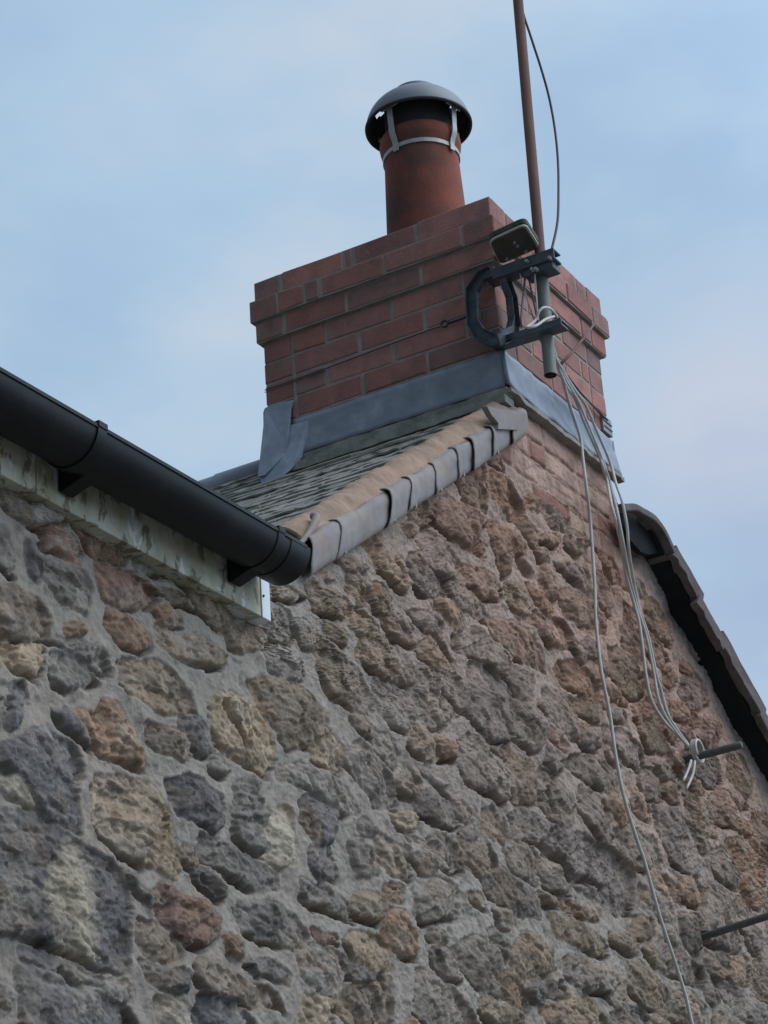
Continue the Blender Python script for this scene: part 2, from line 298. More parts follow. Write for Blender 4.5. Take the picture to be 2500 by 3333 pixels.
# ------------------------------------------------------------------ stone wall as one relief
A7 = (0, 2000, .7535); A8 = (1250, 2000, .7535); A5 = (0, 1150, .6329); B1 = (880, 1450, .4521); B2 = (1500, 1500, .4521)
GD = (.125, .125, .135); G_ = (.20, .19, .18); GB = (.215, .175, .135); BR = (.23, .15, .10); TA = (.30, .24, .165); OR = (.265, .17, .11)
RD = (.20, .12, .095); CRM = (.33, .30, .24); PK = (.255, .18, .15)
STONES = [
 (A7, GB, [(45,0),(230,0),(220,110),(120,75),(40,20)]), (A7, TA, [(40,190),(130,100),(190,140),(200,240),(170,285),(90,235)]),
 (A7, BR, [(285,80),(320,50),(375,65),(375,100),(300,110)]), (A7, G_, [(205,110),(370,115),(480,170),(490,230),(440,250),(380,210),(250,135)]),
 (A7, G_, [(240,160),(400,230),(440,290),(300,330),(250,290)]), (A7, GB, [(680,40),(735,50),(740,100),(830,90),(960,150),(970,200),(900,240),(760,190),(690,130)]),
 (A7, GB, [(965,40),(1060,40),(1165,30),(1160,120),(1110,160),(1050,155),(990,120)]), (A7, GB, [(530,190),(590,200),(680,200),(760,260),(820,340),(845,430),(790,440),(640,380),(560,330),(535,280)]),
 (A7, OR, [(340,400),(430,410),(470,360),(520,370),(560,460),(600,540),(635,620),(635,670),(560,640),(450,590),(400,500)]), (A7, GD, [(250,420),(330,410),(395,500),(420,570),(330,500)]),
 (A7, G_, [(640,450),(700,470),(780,490),(830,580),(800,635),(720,605),(650,540)]), (A7, TA, [(925,370),(960,350),(1030,350),(1110,410),(1190,500),(1205,610),(1160,690),(1060,640),(970,580),(910,490)]),
 (A7, GB, [(1080,290),(1150,260),(1260,290),(1350,350),(1420,440),(1425,520),(1320,580),(1250,580),(1200,480),(1120,390)]), (A7, G_, [(900,590),(950,600),(1000,660),(960,695),(910,660)]),
 (A7, GD, [(30,340),(60,280),(120,290),(130,340),(90,480),(50,490),(30,430)]), (A7, GD, [(0,550),(130,520),(230,490),(340,560),(370,640),(340,720),(345,880),(350,950),(200,880),(150,800),(0,640)]),
 (A7, CRM, [(5,720),(60,695),(120,730),(155,830),(80,800),(20,760)]), (A7, GD, [(-60,830),(130,845),(340,985),(535,1105),(562,1170),(568,1360),(556,1555),(330,1480),(130,1405),(-60,1365)]),
 (A7, TA, [(415,690),(540,690),(680,740),(720,830),(770,950),(800,1080),(770,1140),(650,1080),(530,1050),(450,960),(410,870)]), (A7, GD, [(725,720),(800,700),(870,710),(960,790),(970,900),(930,940),(860,900),(780,860),(740,800)]),
 (A7, G_, [(1030,720),(1120,710),(1140,830),(1140,1040),(1090,1020),(1020,950)]), (A7, CRM, [(1145,840),(1250,840),(1275,980),(1270,1090),(1200,1110),(1145,1050)]),
 (A7, G_, [(865,950),(950,960),(1060,1030),(1190,1120),(1200,1180),(1160,1205),(1050,1160),(930,1090),(860,1020)]), (A7, GD, [(850,1080),(920,1110),(980,1180),(985,1240),(930,1230),(870,1150)]),
 (A7, RD, [(660,1180),(710,1145),(780,1190),(900,1240),(970,1320),(965,1400),(900,1440),(790,1410),(690,1310)]), (A7, G_, [(1035,1250),(1120,1235),(1210,1260),(1330,1370),(1320,1440),(1250,1450),(1140,1410),(1050,1350)]),
 (A7, GB, [(600,1320),(670,1320),(760,1400),(800,1460),(780,1500),(650,1480),(590,1430)]), (A7, GB, [(850,1490),(950,1490),(1060,1570),(1200,1650),(1240,1740),(1150,1700),(1000,1680),(900,1640),(850,1560)]),
 (A7, G_, [(600,1490),(700,1510),(830,1550),(830,1600),(760,1640),(650,1580)]), (A7, CRM, [(680,1650),(760,1640),(850,1690),(870,1800),(700,1800)]),
 (A7, GD, [(80,1530),(200,1540),(400,1630),(560,1690),(620,1800),(100,1800)]), (A7, GD, [(90,1440),(200,1460),(450,1570),(450,1610),(300,1580),(100,1505)]),
 (A7, TA, [(1320,1640),(1400,1640),(1470,1680),(1440,1790),(1310,1780)]), (A7, G_, [(1220,720),(1290,740),(1480,860),(1560,850),(1500,760),(1400,680),(1280,640),(1210,660)]),
 (A7, GD, [(1330,1000),(1450,990),(1460,1130),(1380,1150),(1330,1090)]), (A7, G_, [(1520,960),(1630,960),(1640,1130),(1560,1140)]),
 (A7, G_, [(1290,1150),(1400,1160),(1540,1260),(1540,1330),(1440,1280),(1300,1230)]), (A7, RD, [(1340,1340),(1460,1400),(1460,1430),(1370,1400)]),
 (A7, BR, [(980,1390),(1060,1400),(1070,1470),(1010,1480)]), (A7, G_, [(1070,1500),(1180,1500),(1260,1560),(1250,1610),(1120,1560)]),
 (A7, GD, [(1480,1490),(1560,1500),(1640,1580),(1620,1640),(1540,1590)]),
 (A8, PK, [(590,10),(680,-20),(790,30),(820,90),(800,145),(740,140),(690,90),(660,40)]), (A8, PK, [(440,20),(560,30),(650,90),(700,170),(715,240),(660,230),(560,180),(480,110)]),
 (A8, G_, [(300,80),(400,60),(480,120),(560,190),(540,270),(430,200),(310,150)]), (A8, GD, [(850,130),(880,90),(920,130),(950,200),(910,220),(870,180)]),
 (A8, PK, [(1030,40),(1080,60),(1110,130),(1110,210),(1060,180),(1040,120)]), (A8, BR, [(760,200),(830,200),(900,270),(935,340),(925,390),(880,370),(800,310),(750,240)]),
 (A8, BR, [(970,290),(1030,310),(1060,380),(1020,390),(980,340)]), (A8, G_, [(690,320),(760,310),(830,370),(845,450),(850,530),(810,540),(740,470),(690,400)]),
 (A8, G_, [(550,360),(620,360),(690,460),(695,560),(650,600),(590,550),(560,470)]), (A8, OR, [(1230,360),(1300,380),(1370,430),(1370,480),(1310,470),(1240,420)]),
 (A8, BR, [(1080,390),(1130,400),(1150,460),(1120,480),(1085,440)]), (A8, G_, [(950,480),(1040,500),(1130,580),(1150,650),(1100,680),(1010,600),(960,540)]),
 (A8, G_, [(770,640),(850,590),(950,630),(1030,700),(1040,790),(960,760),(850,690)]), (A8, G_, [(840,740),(900,740),(980,830),(1000,960),(970,1010),(900,950),(850,860)]),
 (A8, G_, [(1000,930),(1080,900),(1180,970),(1210,1080),(1130,1110),(1060,1080),(1010,1000)]), (A8, GD, [(550,860),(620,840),(800,930),(1000,1020),(1090,1110),(1080,1290),(1000,1280),(850,1190),(780,1070),(680,1000),(560,970)]),
 (A8, GD, [(130,760),(220,760),(310,830),(330,920),(250,900),(140,850)]), (A8, GB, [(420,850),(470,830),(540,900),(540,1000),(480,980),(430,930)]),
 (A8, BR, [(760,1210),(820,1230),(930,1290),(945,1325),(880,1310),(790,1260)]), (A8, GB, [(730,1290),(790,1280),(900,1350),(985,1430),(980,1480),(900,1450),(810,1410),(740,1370)]),
 (A8, GB, [(990,1370),(1060,1370),(1110,1420),(1110,1475),(1050,1460),(1000,1420)]), (A8, OR, [(1270,1150),(1340,1110),(1390,1190),(1395,1290),(1330,1260),(1280,1200)]),
 (A8, OR, [(1480,970),(1540,970),(1650,1060),(1659,1160),(1600,1130),(1510,1060)]), (A8, OR, [(1490,900),(1560,880),(1620,930),(1610,950),(1530,950)]),
 (A8, GB, [(1300,760),(1360,770),(1430,860),(1440,970),(1390,970),(1320,890)]), (A8, G_, [(1190,1400),(1290,1440),(1300,1480),(1400,1520),(1410,1600),(1330,1590),(1200,1530)]),
 (A8, GB, [(1060,1500),(1120,1500),(1240,1620),(1240,1740),(1130,1700),(1060,1620)]), (A8, CRM, [(1250,1640),(1320,1620),(1400,1690),(1390,1790),(1260,1790)]),
 (A8, BR, [(500,1540),(560,1530),(650,1650),(640,1710),(560,1690),(510,1620)]), (A8, BR, [(690,1690),(760,1670),(850,1720),(840,1790),(720,1760)]),
 (A8, GB, [(970,1640),(1050,1590),(1060,1680),(1010,1720)]), (A8, GD, [(430,1120),(520,1090),(640,1170),(700,1240),(690,1330),(600,1300),(480,1220)]),
 (A8, GB, [(370,1200),(440,1210),(450,1270),(380,1240)]), (A8, G_, [(180,960),(260,940),(340,1010),(350,1120),(260,1110),(190,1040)]),
 (A8, BR, [(0,1260),(90,1270),(150,1340),(150,1480),(60,1470),(0,1420)]), (A8, G_, [(1100,1170),(1180,1190),(1260,1260),(1270,1330),(1220,1350),(1150,1270)]),
 (A8, G_, [(780,1470),(870,1460),(950,1550),(1000,1640),(900,1640),(800,1560)]), (A8, GD, [(1420,1560),(1500,1570),(1659,1680),(1659,1780),(1560,1780)]),
 (A8, G_, [(1390,1020),(1480,1010),(1560,1110),(1540,1200),(1440,1140)]), (A8, G_, [(1180,640),(1270,650),(1290,740),(1210,720)]),
 (A8, (.085, .085, .09), [(1278,1290),(1370,1300),(1392,1430),(1350,1475),(1298,1435)]),
 (A5, RD, [(215,900),(270,890),(370,950),(410,1000),(410,1085),(330,1040),(240,1000)]), (A5, RD, [(490,1080),(560,1085),(700,1120),(830,1220),(800,1290),(640,1320),(560,1290),(510,1200)]),
 (A5, G_, [(230,1030),(430,1120),(480,1200),(460,1370),(300,1270),(220,1150)]), (A5, GB, [(0,1180),(100,1210),(230,1290),(270,1380),(270,1470),(150,1480),(40,1420),(0,1300)]),
 (A5, BR, [(345,1410),(400,1390),(445,1420),(440,1470),(370,1460)]), (A5, G_, [(-40,880),(50,900),(80,1000),(70,1150),(0,1060)]), (A5, GD, [(150,940),(200,960),(240,1150),(200,1190),(150,1100)]),
 (A5, GB, [(840,1200),(930,1230),(1020,1280),(1010,1320),(900,1290)]),
 (B2, BR, [(210,160),(230,60),(290,70),(370,130),(420,230),(470,350),(465,440),(370,400),(300,310),(230,240)]), (B2, BR, [(235,430),(300,430),(420,540),(475,600),(470,680),(380,690),(370,790),(330,830),(270,720),(240,580)]),
 (B2, GB, [(335,880),(400,860),(460,900),(515,1040),(500,1150),(420,1110),(350,1030)]), (B2, PK, [(20,740),(120,750),(240,820),(300,910),(290,1000),(180,1010),(60,900)]),
 (B2, PK, [(580,740),(640,730),(690,830),(710,1000),(640,980),(570,920)]), (B2, G_, [(760,550),(800,480),(900,480),(935,560),(930,690),(830,680),(770,620)]),
 (B2, G_, [(690,720),(780,720),(940,810),(950,990),(860,900),(760,820)]), (B2, GB, [(730,950),(800,930),(930,980),(960,1060),(960,1190),(850,1180),(750,1100)]),
 (B2, BR, [(960,630),(1010,620),(1120,700),(1190,820),(1190,910),(1110,890),(1040,820),(1030,740)]), (B2, PK, [(970,940),(1040,900),(1100,1000),(1100,1120),(1020,1060),(980,1010)]),
 (B2, PK, [(985,1090),(1040,1110),(1050,1250),(990,1230)]), (B2, PK, [(0,260),(80,290),(170,400),(230,420),(150,500),(190,600),(180,690),(90,650),(0,560)]), (B2, BR, [(520,560),(600,540),(690,520),(710,600),(650,620)]),
 (B1, GB, [(270,1000),(330,960),(430,1030),(560,1100),(600,1180),(560,1260),(440,1240),(330,1190)]), (B1, GB, [(590,1170),(690,1200),(770,1310),(760,1390),(680,1390),(600,1310)]),
 (B1, PK, [(350,890),(420,860),(480,960),(440,980),(370,930)]), (B1, GB, [(740,1000),(800,980),(860,1050),(890,1150),(860,1250),(760,1220),(730,1120)]),
 (B1, GD, [(980,790),(1080,770),(1200,880),(1290,970),(1300,1060),(1180,1100),(1060,1060),(980,900)]), (B1, PK, [(1180,360),(1300,380),(1420,500),(1560,680),(1540,800),(1400,720),(1250,600),(1180,480)]),
 (B1, GB, [(780,1230),(900,1260),(1020,1370),(1060,1450),(960,1420),(850,1330)]), (B1, G_, [(1000,1180),(1150,1190),(1280,1280),(1250,1400),(1120,1340)]),
 (B1, GB, [(20,1000),(150,1010),(260,1090),(200,1130),(20,1100)]), (B1, G_, [(160,1260),(260,1260),(400,1380),(520,1480),(400,1500),(230,1420)]),
 (B1, PK, [(480,780),(560,790),(700,870),(640,950),(540,900)]), (B1, GB, [(950,560),(1050,560),(1120,640),(1000,680)]),
]
HOLLOWS = [(727, 2301, 791, 2422, .012, .035), (1690, 1822, 1715, 1860, .022, .045), (1788, 2585, 1800, 2630, .018, .045), (1760, 2760, 1850, 2850, .02, .035), (1870, 2870, 1960, 2890, .012, .03), (1162, 1990, 1200, 2030, .012, .03), (1255, 2065, 1290, 2110, .010, .03),
           (1970, 1860, 1990, 1895, .02, .04), (1590, 2440, 1640, 2470, .008, .025), (1440, 2260, 1520, 2330, .008, .02), (2200, 2500, 2222, 2530, .018, .03), (1940, 1790, 1960, 1830, .012, .03), (1240, 3190, 1250, 3240, .014, .035), (250, 3220, 180, 3160, .01, .02), (1810, 3210, 1850, 3250, .012, .03), (660, 2860, 700, 2920, .01, .025), (2250, 2120, 2280, 2160, .01, .025)]
def verge_l(x): return V0[2] + (x - V0[0]) * math.tan(TH)
def verge_r(x): return -0.77 - 0.65 * (x - 0.731)
def wall_top(x):
    zl = np.maximum(verge_l(x) + .03, -1.76); zr = verge_r(x) + .02
    return np.minimum(np.minimum(zl, zr), -0.668)
def build_wall():
    xs = np.concatenate([np.arange(-4.0, -2.6, .02), np.arange(-2.6, 1.9, .0040), np.arange(1.9, 2.52, .02)])
    zlo = np.concatenate([np.arange(GROUND - .05, -3.1, .025), np.arange(-3.1, -1.95, .0032)])
    nt_ = 380; tt = np.linspace(0, 1, nt_)
    zt = wall_top(xs)
    Zm = np.concatenate([np.repeat(zlo[None, :], len(xs), 0), -1.95 + tt[None, :] * (zt[:, None] + 1.95)], 1)
    Xm = np.repeat(xs[:, None], Zm.shape[1], 1)
    nx, nz = Xm.shape
    wx = Xm + .009 * fbm(Xm, Zm, 8, 2, 3) + .010 * fbm(Xm, Zm, 26, 4, 13, .65); wz = Zm + .009 * fbm(Xm, Zm, 8, 2, 4) + .010 * fbm(Xm, Zm, 26, 4, 14, .65)
    # mortar
    rgt = np.clip((Xm + 1.5) / .9, 0, 1)
    H = .013 * fbm(Xm, Zm, 5, 3, 5) + (.005 + .0035 * rgt) * fbm(Xm, Zm, 20, 5, 6, .68)
    warm = np.clip((Xm + .9) / 1.6, 0, 1) * np.clip((Zm + 2.35) / 1.2, 0, 1)
    warm = np.clip(warm + .25 * fbm(Xm, Zm, 3, 3, 8), 0, 1)[..., None]
    Cm = np.array([.215, .205, .192]) * (1 - warm) + np.array([.285, .23, .195]) * warm
    pale = np.clip(fbm(Xm, Zm, 4.5, 4, 9) * 1.6, 0, 1)[..., None]
    Cm = Cm * (1 - .45 * pale) + np.array([.25, .24, .225]) * .45 * pale
    d_r = (verge_r(Xm) - Zm)
    band = np.clip(1.35 - d_r / .10, 0, 1)[..., None] * (Xm > .75)[..., None]
    Cm = Cm * (1 - band) + np.array([.205, .215, .22]) * band
    best = np.full(Xm.shape, -1.0); SD = np.full(Xm.shape, -.2); ID = np.zeros(Xm.shape, np.int32)
    polys = []
    for (ox, oy, sc), col, pts in STONES:
        P = np.array([PY(ox + a * sc, oy + b * sc, -.01)[[0, 2]] for a, b in pts])
        Q = np.roll(P, -1, 0); P = np.stack([.92 * P + .08 * Q, .08 * P + .92 * Q], 1).reshape(-1, 2)
        polys.append((P, np.array(col), rng.uniform(.004, .015), False))
    # occupancy raster for filling between
    cs = .012; gx = np.arange(-4, 2.52, cs); gz = np.arange(GROUND, -.66, cs)
    GX, GZ = np.meshgrid(gx, gz, indexing='ij'); occ = np.zeros(GX.shape, bool)
    occ |= GZ > wall_top(GX) - .03
    occ |= (verge_r(GX) - GZ < .11) & (GX > .72)
    occ |= (GZ > -.93) & (GX > -.06)
    occ |= (GZ > -1.0) & (GX > .46)
    def inside(P, X, Z):
        c = np.zeros(X.shape, bool)
        for (x0, z0), (x1, z1) in zip(P, np.roll(P, -1, 0)):
            k = (z0 > Z) != (z1 > Z)
            with np.errstate(divide='ignore', invalid='ignore'): c ^= k & (X < (x1 - x0) * (Z - z0) / (z1 - z0 + 1e-12) + x0)
        return c
    def mark(P, test=False, lim=.12):
        i0, i1 = np.searchsorted(gx, [P[:, 0].min(), P[:, 0].max()]); j0, j1 = np.searchsorted(gz, [P[:, 1].min(), P[:, 1].max()])
        if i1 <= i0 or j1 <= j0: return False
        ins = inside(P, GX[i0:i1, j0:j1], GZ[i0:i1, j0:j1])
        if test and (ins & occ[i0:i1, j0:j1]).sum() > lim * max(ins.sum(), 1): return False
        occ[i0:i1, j0:j1] |= ins; return True
    for P, *_ in polys: mark(P)
    pal = [GD, G_, G_, G_, G_, GB, GB, GB, BR, TA]; palw = [PK, PK, GB, BR, G_, GB, PK, GB, BR, PK]
    for a0, a1, tries in ((.13, .18, 1500), (.09, .13, 4000), (.06, .09, 5000), (.045, .06, 2500)):
        for _ in range(tries):
            cx, cz = rng.uniform(-4, 2.5), rng.uniform(GROUND, -.7) if rng.random() < .3 else rng.uniform(-3.2, -.75)
            a = rng.uniform(a0, a1); b = a * rng.uniform(.42, .68); n = int(rng.integers(5, 8)); ph = rng.uniform(-.25, .25)
            t = np.arange(n) / n * 2 * math.pi + rng.uniform(-.28, .28, n) + rng.uniform(0, 1); rr = rng.uniform(.82, 1.08, n)
            ct, st = np.cos(t), np.sin(t); q = (np.abs(ct) ** 4 + np.abs(st) ** 4) ** (-1 / 4)
            X_, Z_ = a * rr * q * ct, b * rr * q * st
            P = np.stack([cx + X_ * math.cos(ph) - Z_ * math.sin(ph), cz + X_ * math.sin(ph) + Z_ * math.cos(ph)], 1)
            grow = (P - [cx, cz]) * 1.0 + [cx, cz]
            if not mark(grow, True, .06 if cx < -1.3 else .10): continue
            up = min(max((cx + .9) / 1.6, 0), 1) * min(max((cz + 2.3) / 1.1, 0), 1)
            col = np.array((palw if rng.random() < up * 1.3 else pal)[rng.integers(10)])
            Q = np.roll(P, -1, 0); P = np.stack([.93 * P + .07 * Q, .07 * P + .93 * Q], 1).reshape(-1, 2)
            polys.append((P, col, rng.uniform(.002, .013), False))
    # brick courses under the chimney, smeared with cement
    redb = np.array([.185, .105, .09]); smear = np.array([.29, .235, .205])
    for k, (x0, x1) in enumerate(((.02, .80), (-.02, .80), (-.07, .80), (.30, .80), (.56, .79))):
        zt0 = -.705 - .075 * k; x = .80 - (.11 if k % 2 else .0) - .01
        xx = []
        while x > x0:
            ln = .215 if (k + len(xx)) % 3 else .1025
            xx.append((x - ln, x)); x -= ln + .012
        for a, b in xx:
            if b < x0: continue
            right = a > .50
            f = rng.uniform(.0, .25) if (right or rng.random() < .25) else rng.uniform(.65, 1.0)
            P = np.array([(a, zt0 - .065), (b, zt0 - .065), (b, zt0), (a, zt0)])
            polys.append((P, redb * (1 - f) + smear * f, .007, True))
    FH = np.zeros(Xm.shape); frng = np.random.default_rng(5)
    for i, (P, col, h, isb) in enumerate(polys):
        lo = P.min(0) - .03; hi = P.max(0) + .03
        i0, i1 = np.searchsorted(xs, [lo[0], hi[0]])
        if i1 <= i0: continue
        zz = Zm[i0:i1]; jm = np.where(((zz > lo[1]) & (zz < hi[1])).any(0))[0]
        if len(jm) == 0: continue
        j0, j1 = jm[0], jm[-1] + 1
        if isb: x_, z_ = Xm[i0:i1, j0:j1] + .3 * (wx - Xm)[i0:i1, j0:j1], Zm[i0:i1, j0:j1] + .3 * (wz - Zm)[i0:i1, j0:j1]
        else: x_, z_ = wx[i0:i1, j0:j1], wz[i0:i1, j0:j1]
        dm = np.full(x_.shape, 9.0)
        for (ax, az), (bx, bz) in zip(P, np.roll(P, -1, 0)):
            ex, ez = bx - ax, bz - az; l2 = ex * ex + ez * ez + 1e-12
            t = np.clip(((x_ - ax) * ex + (z_ - az) * ez) / l2, 0, 1)
            dm = np.minimum(dm, (x_ - ax - t * ex) ** 2 + (z_ - az - t * ez) ** 2)
        d = np.sqrt(dm) * np.where(inside(P, x_, z_), 1, -1)
        s = SD[i0:i1, j0:j1]; k = d > s
        c_ = P.mean(0); rad = max(np.sqrt(((P - c_) ** 2).sum(1)).mean(), .03); fh = np.full(x_.shape, .010)
        for _ in range(7):                                   # broken faces: the lowest of a few tilted planes
            an_ = frng.uniform(0, 6.283); sl_ = frng.uniform(.08, .42) * min(1, .075 / rad); of_ = frng.uniform(.0, .55) * rad
            px_ = (x_ - c_[0]) * math.cos(an_) + (z_ - c_[1]) * math.sin(an_)
            fh = np.minimum(fh, .010 - sl_ * (px_ - of_))
        if not isb: FH[i0:i1, j0:j1][k] = np.clip(fh[k], -.022, .010)
        s[k] = d[k]; ID[i0:i1, j0:j1][k] = i
    isb = np.array([p[3] for p in polys]); SD = SD + np.where(isb[ID], 0, .0035); cols = np.array([p[1] for p in polys]); hs = np.array([p[2] for p in polys])
    cen = np.array([p[0].mean(0) for p in polys]); tilt = rng.normal(0, .05, (len(polys), 2)); tilt[:, 1] -= .04; tone = rng.uniform(.78, 1.12, len(polys)); tone[isb] = 1
    inb = isb[ID]; hS = hs[ID]
    rise = 1 - np.exp(-np.clip(SD, 0, 1) / np.where(inb, .004, .0045))
    an = rng.uniform(-.9, .5, len(polys))[ID]; ca_, sa_ = np.cos(an), np.sin(an)
    gu = (wx * ca_ + wz * sa_) * .42 + ID * 3.7; gv = -wx * sa_ + wz * ca_      # every stone splits along its own bedding
    grain = fbm(gu, gv, 16, 5, 23, .68, True); slit = np.clip(fbm(gu, gv, 22, 3, 29, .6, True) - .40, 0, 1)
    big = fbm(wx, wz, 7, 3, 24)
    ch1, cc1 = chips(gu * 1.3, gv, 17, 80); ch2, cc2 = chips(gu * 1.2, gv, 42, 90)
    rough = 1.15 * FH + .003 * big + .0085 * ch1 + .0042 * ch2 + .005 * grain - .022 * slit + .0025 * fbm(wx + .3 * wz, wz, 13, 5, 21, .68, True) + .0045 * fbm(wx, wz, 44, 4, 22, .85)
    st_ = fbm(gu, gv, 13, 3, 26) * 5           # split ledges: the surface steps between a few levels
    rough += .0038 * (np.floor(st_) - st_ * .6)
    chip = np.where(fbm(wx, wz, 17, 3, 27) > .34, -.009, 0.0) - .011 * np.clip(fbm(wx, wz, 10, 4, 28) - .32, 0, 1) * 3
    hst = hS * rise + rise * (rough + chip) * np.where(inb, .12, .84) + rise * np.where(inb, 0, tilt[ID][..., 0] * (Xm - cen[ID][..., 0]) + tilt[ID][..., 1] * (Zm - cen[ID][..., 1]))
    cov = np.clip((SD + .004) / .006, 0, 1)
    bury = np.clip(fbm(Xm, Zm, 7, 5, 31, .6) * 2.2 - .38 + .08 * rgt, 0, 1) * np.where(inb, .0, .7)     # mortar smeared over stones
    Hm = H + .006 * np.exp(-np.abs(SD) / .03)
    gz_ = np.gradient(SD, axis=1) / np.maximum(np.gradient(Zm, axis=1), 1e-4)
    low = np.clip(.25 + 1.1 * gz_, 0, 1.2)
    crack = low * np.exp(-((SD + .003) / .0055) ** 2) * np.clip(.45 + 1.6 * fbm(Xm, Zm, 9, 3, 33), 0, 1)
    covh = cov * (1 - .55 * bury)
    Ht = Hm * (1 - covh) + (H * .4 + hst) * covh - .034 * crack * np.where(inb, .3, 1) - rgt * .006 * np.clip(fbm(Xm, Zm, 13, 4, 36) * 2.2 - .5, 0, 1) * np.where(inb, .1, 1)
    pit = np.clip(fbm(wx, wz, 46, 3, 37, .6) - .22, 0, 1)
    Ht = Ht + (.0045 * fbm(Xm, Zm, 75, 3, 35, .7) - .003 * pit) * np.where(inb, .2, .45 + .55 * np.maximum(cov, rgt))
    for u0, v0, u1, v1, r, dp in HOLLOWS:             # open joints and broken hollows
        a_ = PY(u0, v0, 0)[[0, 2]]; b_ = PY(u1, v1, 0)[[0, 2]]; e2 = b_ - a_
        t = np.clip(((wx - a_[0]) * e2[0] + (wz - a_[1]) * e2[1]) / (e2 @ e2 + 1e-9), 0, 1)
        dd = np.hypot(wx - a_[0] - t * e2[0], wz - a_[1] - t * e2[1]); Ht = Ht - dp * np.clip(1.3 - dd / r, 0, 1)
    Ht = np.clip(Ht, -.055, .055)
    Cs = cols[ID] * tone[ID][..., None]
    mott = fbm(wx, wz, 16, 5, 41, .6)
    Cs = Cs * (1 + .30 * mott[..., None]) * (1 + np.where(inb, 0, .26 * (cc1 - .5) + .22 * (cc2 - .5))[..., None])
    gr = Cs.mean(-1, keepdims=True); Cs = gr + (Cs - gr) * .78
    och = np.clip(fbm(wx, wz, 9, 4, 43) * 2.2 - .35, 0, 1)[..., None] * np.where(inb, 0, .42)[..., None]
    Cs = Cs * (1 - och) + np.array([.25, .175, .11]) * och
    palep = np.clip(fbm(wx, wz, 12, 5, 45) * 2.4 - .5, 0, 1)[..., None] * np.where(inb, .3, .5)[..., None]
    Cs = Cs * (1 - palep) + np.array([.30, .28, .25]) * palep
    dk = np.clip(fbm(wx, wz, 22, 4, 47) * 2.2 - .5, 0, 1)[..., None] * .5
    Cs = Cs * (1 - dk * np.where(inb, .3, 1)[..., None])
    # big dark block with a cream weathered face, lower left
    c0 = PY(0 + 300 * .7535, 2000 + 1290 * .7535)[[0, 2]]
    e_ = ((Xm - c0[0]) / .085) ** 2 + ((Zm - c0[1]) / .15) ** 2 + .9 * fbm(Xm, Zm, 14, 4, 51)
    cp = np.clip(1.25 - e_, 0, 1)[..., None]; Cs = Cs * (1 - cp) + CRMv * (1 + .35 * mott[..., None]) * cp
    stn = PY(2228, 2540, 0)[[0, 2]]; sq = np.clip(1.2 - np.hypot((Xm - stn[0]) / .05, (Zm - stn[1]) / .09) + .5 * fbm(Xm, Zm, 14, 3, 61), 0, 1)[..., None] * .6   # rust and damp stain under the upper peg
    stn = PY(2258, 3070, 0)[[0, 2]]; sq2 = np.clip(1.25 - np.hypot((Xm - stn[0]) / .055, (Zm - stn[1]) / .085) + .3 * fbm(Xm, Zm, 14, 3, 62), 0, 1)[..., None] * .66; sq = np.maximum(sq, sq2)
    Cm = Cm * (1 - sq); Cs = Cs * (1 - sq)
    Cm = Cm * (1 + .16 * fbm(Xm, Zm, 22, 4, 53))[..., None]
    wt = np.array([.165, .14, .115]) * (1 + .3 * mott[..., None]); kk = (.10 + rgt * .33)[..., None] * np.where(inb, 0, 1)[..., None]; Cs = Cs * (1 - kk) + wt * kk
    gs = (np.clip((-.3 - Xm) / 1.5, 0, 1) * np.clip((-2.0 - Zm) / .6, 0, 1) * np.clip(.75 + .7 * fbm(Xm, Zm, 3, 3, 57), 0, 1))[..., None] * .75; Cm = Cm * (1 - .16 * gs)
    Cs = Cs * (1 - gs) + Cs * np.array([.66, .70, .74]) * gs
    cv = (cov * (1 - bury))[..., None]
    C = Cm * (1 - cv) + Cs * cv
    dirt = np.clip(fbm(Xm, Zm, 28, 4, 58, .6) * 2.4 - .55, 0, 1)[..., None] * .38; C = C * (1 - dirt * np.where(inb, .5, 1)[..., None])
    # lichen-grey staining towards the lower left of the wall
    pk_ = (np.clip((Xm + 1.3) / .7, 0, 1) * np.clip((Zm + 2.4) / 1.1, 0, 1))[..., None] * .95; C = C * (1 - pk_) + C * np.array([1.12, .95, .92]) * pk_
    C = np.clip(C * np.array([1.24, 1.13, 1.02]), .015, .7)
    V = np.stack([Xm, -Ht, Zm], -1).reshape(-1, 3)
    idx = np.arange(nx * nz).reshape(nx, nz)
    F = np.stack([idx[:-1, :-1], idx[1:, :-1], idx[1:, 1:], idx[:-1, 1:]], -1).reshape(-1, 4)
    me = bpy.data.meshes.new('wall')
    me.vertices.add(len(V)); me.vertices.foreach_set('co', V.ravel())
    me.loops.add(F.size); me.loops.foreach_set('vertex_index', F.ravel().astype(np.int32))
    me.polygons.add(len(F)); me.polygons.foreach_set('loop_start', np.arange(0, F.size, 4, dtype=np.int32)); me.polygons.foreach_set('loop_total', np.full(len(F), 4, np.int32))
    me.update(calc_edges=True)
    ca = me.color_attributes.new('tint', 'FLOAT_COLOR', 'POINT'); ca.data.foreach_set('color', np.hstack([C.reshape(-1, 3), np.ones((len(V), 1))]).ravel().astype(np.float32))
    me.polygons.foreach_set('use_smooth', np.ones(len(F), bool)); me.materials.append(m_stone)
    o = bpy.data.objects.new('wall', me); COL.objects.link(o); o.parent = cottage; o.matrix_parent_inverse = cottage.matrix_basis.inverted()
    return o
CRMv = np.array(CRM)
wall = build_wall()
# body of the house behind the relief, so it is a solid building
mb = MB(); mb.prism([(-4.0, .06, GROUND), (2.5, .06, GROUND), (2.5, .06, -1.95), (.755, .06, -.82), (.38, .06, -.62), (0, .06, -.86), (-1.3, .06, -1.80), (-4.0, .06, -1.80)], (0, 5.0, 0))
mb.build('inner_wall', m_mortar, cottage)

